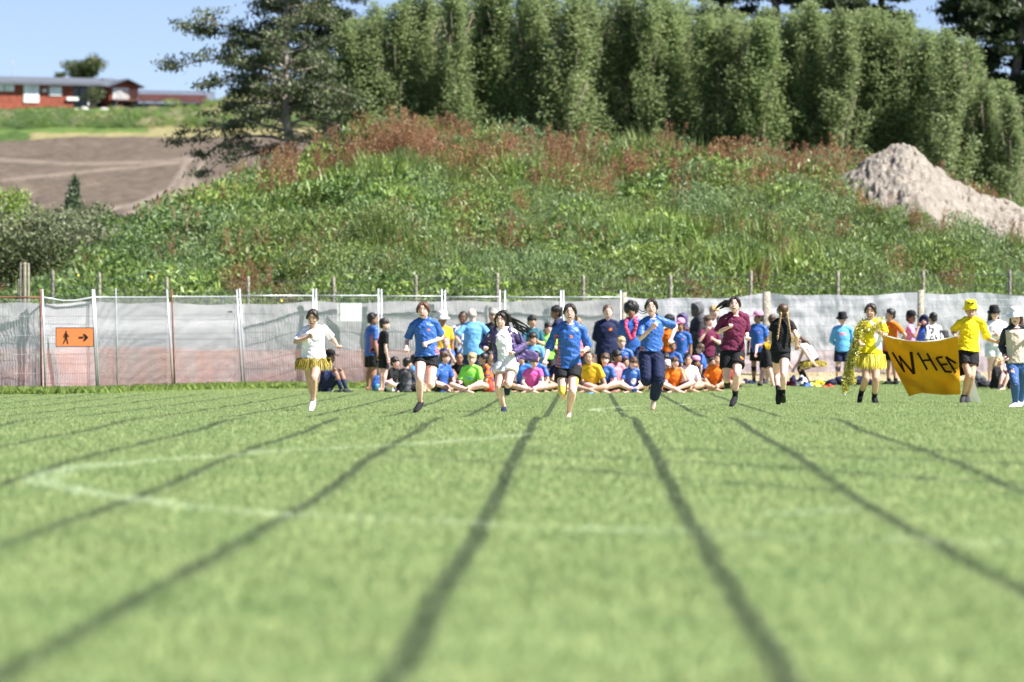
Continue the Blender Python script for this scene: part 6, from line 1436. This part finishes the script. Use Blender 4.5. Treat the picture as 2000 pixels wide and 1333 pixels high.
kid(1314, 668, 124.6, 'kneel', -8, dict(top='blue', skin='brown', hair='short', hairc='black'), 'dark-haired boy in blue kneeling behind the two boys in orange and white', arms='lap')
kid(1300, 692, 123.6, 'sit', 0, dict(top='black', skin='brown', hair='messy', hairc='black'), 'child in black sitting between the track pants and the boy in orange', arms='lap')
kid(1304, 706, 122.2, 'sit', -40, dict(top='white', skin='fair', hair='short', hairc='light', hat=('cap', 'white', 50)), 'child in white and a pale cap beside the leg of the track pants runner', arms='lap')
kid(1318, 699, 121.4, 'sit', 8, dict(top='orange', thick=1.4, skin='fair', hair='fringe', hairc='brown'), 'brown-haired boy in an orange tee beside the boy in white', arms='lap')
kid(1344, 694, 121.8, 'sit', 12, dict(top='white', sleeve=.95, thick=2.0, wide=1.1, skin='mid', hair='short', hairc='black', mouth='smile'), 'black-haired boy in a big white tee sitting in the front row', head=-5, arms='lap')
kid(1359, 698, 123.4, 'sit', 100, dict(top='navy', skin='brown', hair='short', hairc='black', hat=('cap', 'pinkcap', 180)), 'child in a pink cap sitting behind the boy in the big white tee', arms='lap')
kid(1367, 673, 124.6, 'kneel', -75, dict(top='blue', hem=.06, skin='fair', hair='fringe', hairc='brown', topdeco=kit, topcols=['orange']), 'brown-haired boy in blue kneeling and facing left', head=-80, arms='lap')
kid(1391, 700, 123.6, 'sit', 0, dict(top='charcoal', skin='mid', hair='short', hairc='dark'), 'child in dark clothes sitting left of the boy in orange at the row end', arms='lap')
kid(1402, 692, 121.9, 'sit', -5, dict(top='orange', thick=1.3, skin='mid', hair='short', hairc='dark'), 'boy in an orange tee at the right end of the seated front row', arms='lap')
kid(1424, 700, 124, 'sit', 0, dict(top='red', skin='mid', hair='short', hairc='dark', bottom='navy'), 'child in red sitting hidden behind the legs of the maroon runner', arms='lap')
kid(1481, 607, 129.6, 'stand', -20, dict(K, hem=.12, thick=1.5, skin='brown', hair='crop', hairc='black', hat=('cap', 'pinkcap', -10), socks='black', sockh=.9, shoes='black', slen=.8), 'boy in blue shirt, pink cap and long black socks by the timber post', head=-70, arms='down')
kid(1508, 615, 130.2, 'stand', 150, dict(top='palegrey', skin='fair', hair='crop', hairc='brown'), 'short-haired boy in pale clothes looking away behind the bending child', arms='down')
kid(1645, 610, 130, 'stand', 5, dict(top='skyblue', hem=.10, sleeve=1.8, thick=1.4, topdeco=tiedye, topcols=['lightblue', 'salmon'], skin='fair', hair='short', hairc='dark', hat=('bucket', 'black', .13), bottom='navy', slen=.8, socks='charcoal', sockh=.9, shoes='black'), 'child in a light blue tie-dye top and black bucket hat beside the garland girl', arms='back')
kid(1738, 604, 128.6, 'stand', -50, dict(top='orange', hem=.12, skin='mid', hair='short', hairc='black', bottom='black', slen=.8, shoes='black', socks='black', sockh=.2), 'boy in an orange tee and black shorts standing behind the banner, facing left', head=-70, arms=('down', 'hip'))
kid(1779, 607, 129, 'stand', 80, dict(top='lilac', hem=.12, skin='brown', hair='short', hairc='black', hat=('cap', 'black')), 'child in a lilac pink tee and black cap behind the banner', head=60, arms=('face', 'down'))
kid(1804, 617, 129.4, 'stand', -20, dict(top='blue', skin='mid', hair='short', hairc='black', hat=('hood', 'navy')), 'child in blue with a navy hood up behind the banner', arms='down')
kid(1821, 611, 128, 'stand', -140, dict(top='white', topdeco=blotch, topcols=['charcoal'], sleeve=.9, skin='mid', hair='crop', hairc='black'), 'black-haired child in a black and white patterned tee turned away behind the banner', arms='down')
kid(1843, 648, 129.8, 'kneel', -30, dict(top='charcoal', skin='mid', hair='short', hairc='black', hat=('bucket', 'charcoal', .115)), 'low child in a dark hat just above the banner edge', arms='down')
kid(1941, 597, 126.5, 'stand', 0, dict(top='white', hem=.04, sleeve=1.9, thick=1.9, hoodie=True, skin='fair', hair='long', hairc='dark', hat=('bucket', 'black', .13), bottom='palegrey', slen=.62, bk=1.2, shoes='white'), 'girl in a white hoodie, pale shorts and black bucket hat with folded arms', arms='fold')
b_, J_ = kid(1951, 697, 122.8, 'knees', 70, dict(top='black', sleeve=1.9, thick=1.6, skin='fair', hair='long', hairc='blond', bottom='black', bkind='pants', shoes='black', down=.3), 'long-haired blonde girl in black sitting by the woman in jeans', arms='lap')
kid(1972, 702, 122.0, 'knees', -60, dict(top='salmon', sleeve=1.9, thick=1.4, skin='fair', hair='short', hairc='light', bottom='charcoal'), 'child in pale pink sitting half hidden behind the woman in jeans', arms='lap')
T = Acc(); T.tube([lerp(Jl['elL'], Jl['wrL'], .62), lerp(Jl['elL'], Jl['wrL'], .95)], [.036, .031], n=10, round_=False); T.obj('wristband', CM('navy'), lb)
# lei on the person with the afro wig
T = Acc(); R_ = np.random.RandomState(2); N = Ja['neck']
for i in range(64):
    a = 2*math.pi*i/64; tt = abs(((a/math.pi+1) % 2)-1); sg_ = 1 if a > math.pi else -1; p_ = N+Vector((sg_*np.interp(tt, [0, .25, .6, 1], [0, .085, .125, .02]), np.interp(tt, [0, .12, .25, .45, .7, 1], [.07, .05, -.03, -.15, -.185, -.19]), np.interp(tt, [0, .25, .45, .7, 1], [.03, .07, -.04, -.20, -.42])))+Vector(R_.normal(0, .010, 3)); T.ell(p_, (.032, .026, .028), None, 7, 5)
le = T.obj('flower_lei', CM('lei')); le.location = afro.location; tag(le, 'red and pink flower lei hanging round the neck of the afro wig wearer', 'lei')
# ------------------------------------------------------------------ two bent-over people by the heap of clothes
def custom(d, px0, s, joints, spec, label):
    J, loc = fig(d, px0, joints); J = clampfig(J, s); return person(J, s, spec, loc, label, None, .0115), J
custom(125.5, 1500, 1.0, dict(head=(1541, 668, -.1), neck=(1531, 664, -.06), pelvis=(1499, 680, 0), shL=(1523, 664, -.16), shR=(1527, 670, .14), elL=(1533, 692, -.18), wrL=(1541, 712, -.2), elR=(1478, 676, -.14), wrR=(1476, 692, -.18),
    hiL=(1498, 690, -.08), hiR=(1500, 690, .08), knL=(1502, 722, -.10), anL=(1511, 755, -.08), toL=(1522, 763, -.12), knR=(1490, 724, .10), anR=(1484, 752, .08), toR=(1494, 759, .06), f=(.8, -.2, -.8), u=(.7, 0, .5), bow=(0, 0, .05)),
    dict(top='mustard', hem=.02, thick=1.4, skin='fair', hair='tied', hairc='brown', bottom='black', slen=.85, bk=1.15, shoes='black'), 'person in a yellow tee and black shorts bending down beside the braided girl')
bt, Jt = custom(127.5, 1585, 1.0, dict(head=(1560, 667, 0), neck=(1565, 675, 0), pelvis=(1589, 703, 0), shL=(1567, 680, -.14), shR=(1570, 682, .14), elL=(1584, 706, -.16), wrL=(1592, 714, -.18), elR=(1560, 708, .12), wrR=(1550, 722, .10),
    hiL=(1586, 708, -.08), hiR=(1590, 708, .08), knL=(1561, 720, -.08), anL=(1575, 748, -.08), toL=(1562, 755, -.10), knR=(1564, 722, .08), anR=(1581, 749, .08), toR=(1567, 756, .08), f=(-.6, -.3, -.8), u=(-.6, 0, .6), bow=(.03, 0, .05)),
    dict(top='white', sleeve=0, hem=.0, skin='fair', hair='long', hairc='brown', bottom='black', bkind='tights', hat=('cap', 'lemon'), shoes='black'), 'crouching person in a yellow cap, white top, yellow tutu and black leggings')
tutu(bt, Jt, 1.05, M_tulleg, .10, .34, .14, 1100, 9)
# ------------------------------------------------------------------ bags and clothes lying on the grass
def heap(px, d, w, h, dep, cols, label, name='clothes_bundle', cat='bundle', seed=0, group=None, flatk=1.0):
    R_ = np.random.RandomState(seed+int(px)); T = Acc()
    for i in range(9):
        x = R_.uniform(-.8, .8)*w/2; hh = h*(1-abs(x)/(w*.62))*R_.uniform(.6, 1.0); T.ell((x, R_.uniform(-.5, .5)*dep, hh*.42), (w*R_.uniform(.14, .24), dep*.5, hh*.55))
    o = solid(T, name, [CM(cols[0])]+[CM(c) for c in cols[1:]], .014, None, 1, wrinkle=.016, seed=seed, deco=(lambda c: (vnoise(c[:, 0]*6+seed, c[:, 2]*9+c[:, 1]*5, 5, 2)*len(cols)*.999).astype(int)) if len(cols) > 1 else None)
    o.location = (WX(px, d), d, gz(px, d)-.02); return tag(o, label, cat, group)
def backpack(px, d, s, col, label, rz=0, tilt=0):
    r = empty('backpack', (WX(px, d), d, gz(px, d)-.01), rz); r.rotation_euler = (tilt, 0, rz); tag(r, label, 'backpack')
    T = Acc(); T.tube([(0, 0, .06*s), (0, 0, .22*s), (0, .01, .38*s)], [.155*s, .165*s, .115*s], [.10*s, .11*s, .07*s], side=(1, 0, 0), n=16); solid(T, 'bag_body', CM(col), .014, r, 1, wrinkle=.008)
    T = Acc(); T.tube([(0, -.10*s, .08*s), (0, -.115*s, .18*s)], [.105*s, .10*s], [.04*s, .035*s], side=(1, 0, 0), n=12); T.obj('pocket', CM('skyblue' if col == 'blue' else 'charcoal'), r)
    for q in (-1, 1): T = Acc(); T.tube([(q*.07*s, .07*s, .38*s), (q*.09*s, .14*s, .25*s), (q*.08*s, .10*s, .08*s)], .016*s, .007*s, n=8); T.obj('strap', CM('black'), r)
    T = Acc(); T.tube([(-.03*s, 0, .44*s), (0, 0, .475*s), (.03*s, 0, .44*s)], .009*s, n=6); T.obj('handle', CM('black'), r)
backpack(738, 125.2, .85, 'blue', 'blue backpack standing at the feet of the boy in black', .3)
heap(672, 122.2, .36, .13, .14, ['charcoal'], 'dark shoes and jacket heap by the sitting child in navy', seed=2)
backpack(1352, 126, .7, 'black', 'black backpack behind the seated row, near the white tee', .2)
heap(1460, 129.2, .42, .20, .2, ['navy', 'charcoal'], 'small dark bundle on the grass right of the maroon runner', seed=3)
heap(1490, 129.8, .34, .15, .2, ['charcoal'], 'black bag by the feet of the boy with long black socks', seed=14)
heap(1566, 125.3, .34, .30, .2, ['blue2', 'white', 'navy', 'red'], 'multicoloured pile of clothes and bags in front of the crouching person', seed=5)
heap(1548, 125.8, .26, .30, .15, ['maroon', 'navy'], 'dark red and navy bag under the bending person\'s hand', seed=6)
heap(1576, 124.8, .22, .13, .12, ['blue'], 'crumpled blue cloth left of the pale yellow cloth', seed=7)
heap(1590, 124.9, .34, .13, .14, ['lemon'], 'pale yellow cloth lying on the grass', seed=8)
heap(1620, 124.6, .34, .08, .14, ['red'], 'flat red cloth at the right end of the clothes line-up', seed=9)
heap(1600, 128.6, .26, .17, .14, ['yellow'], 'bright yellow round cushion behind the pale yellow cloth', seed=10)
heap(1530, 126.4, .30, .10, .14, ['teal'], 'grey-green cloth behind the braided girl\'s feet', seed=15)
heap(1637, 126.4, .60, .26, .25, ['navy', 'black'], 'large dark navy bundle under the tie-dye child', seed=11)
heap(1684, 127.0, .62, .30, .25, ['charcoal', 'navy'], 'large dark bundle behind the garland girl\'s legs', seed=12)
heap(1665, 128.8, .34, .18, .2, ['black'], 'black bag between the two large dark bundles', seed=16)
heap(1908, 127.6, .42, .40, .3, ['grey', 'charcoal'], 'grey bag behind the legs of the person in the yellow hat', seed=13)
heap(1926, 124.0, .75, .20, .3, ['black', 'charcoal'], 'black clothes heap left of the sitting blonde girl', seed=17)
heap(1600+345, 124.4, .5, .22, .3, ['black', 'navy'], 'black bundle against the back of the sitting blonde girl', seed=18)
T = Acc(); T.ell((0, 0, .012), (.07, .05, .014)); T.ell((.03, .02, .02), (.04, .03, .012)); o = T.obj('litter', CM('lightblue')); o.location = (WX(1153, 119), 119, gz(1153, 119)-.004); tag(o, 'small pale blue scrap on the grass in front of the yellow polo boy', 'litter')
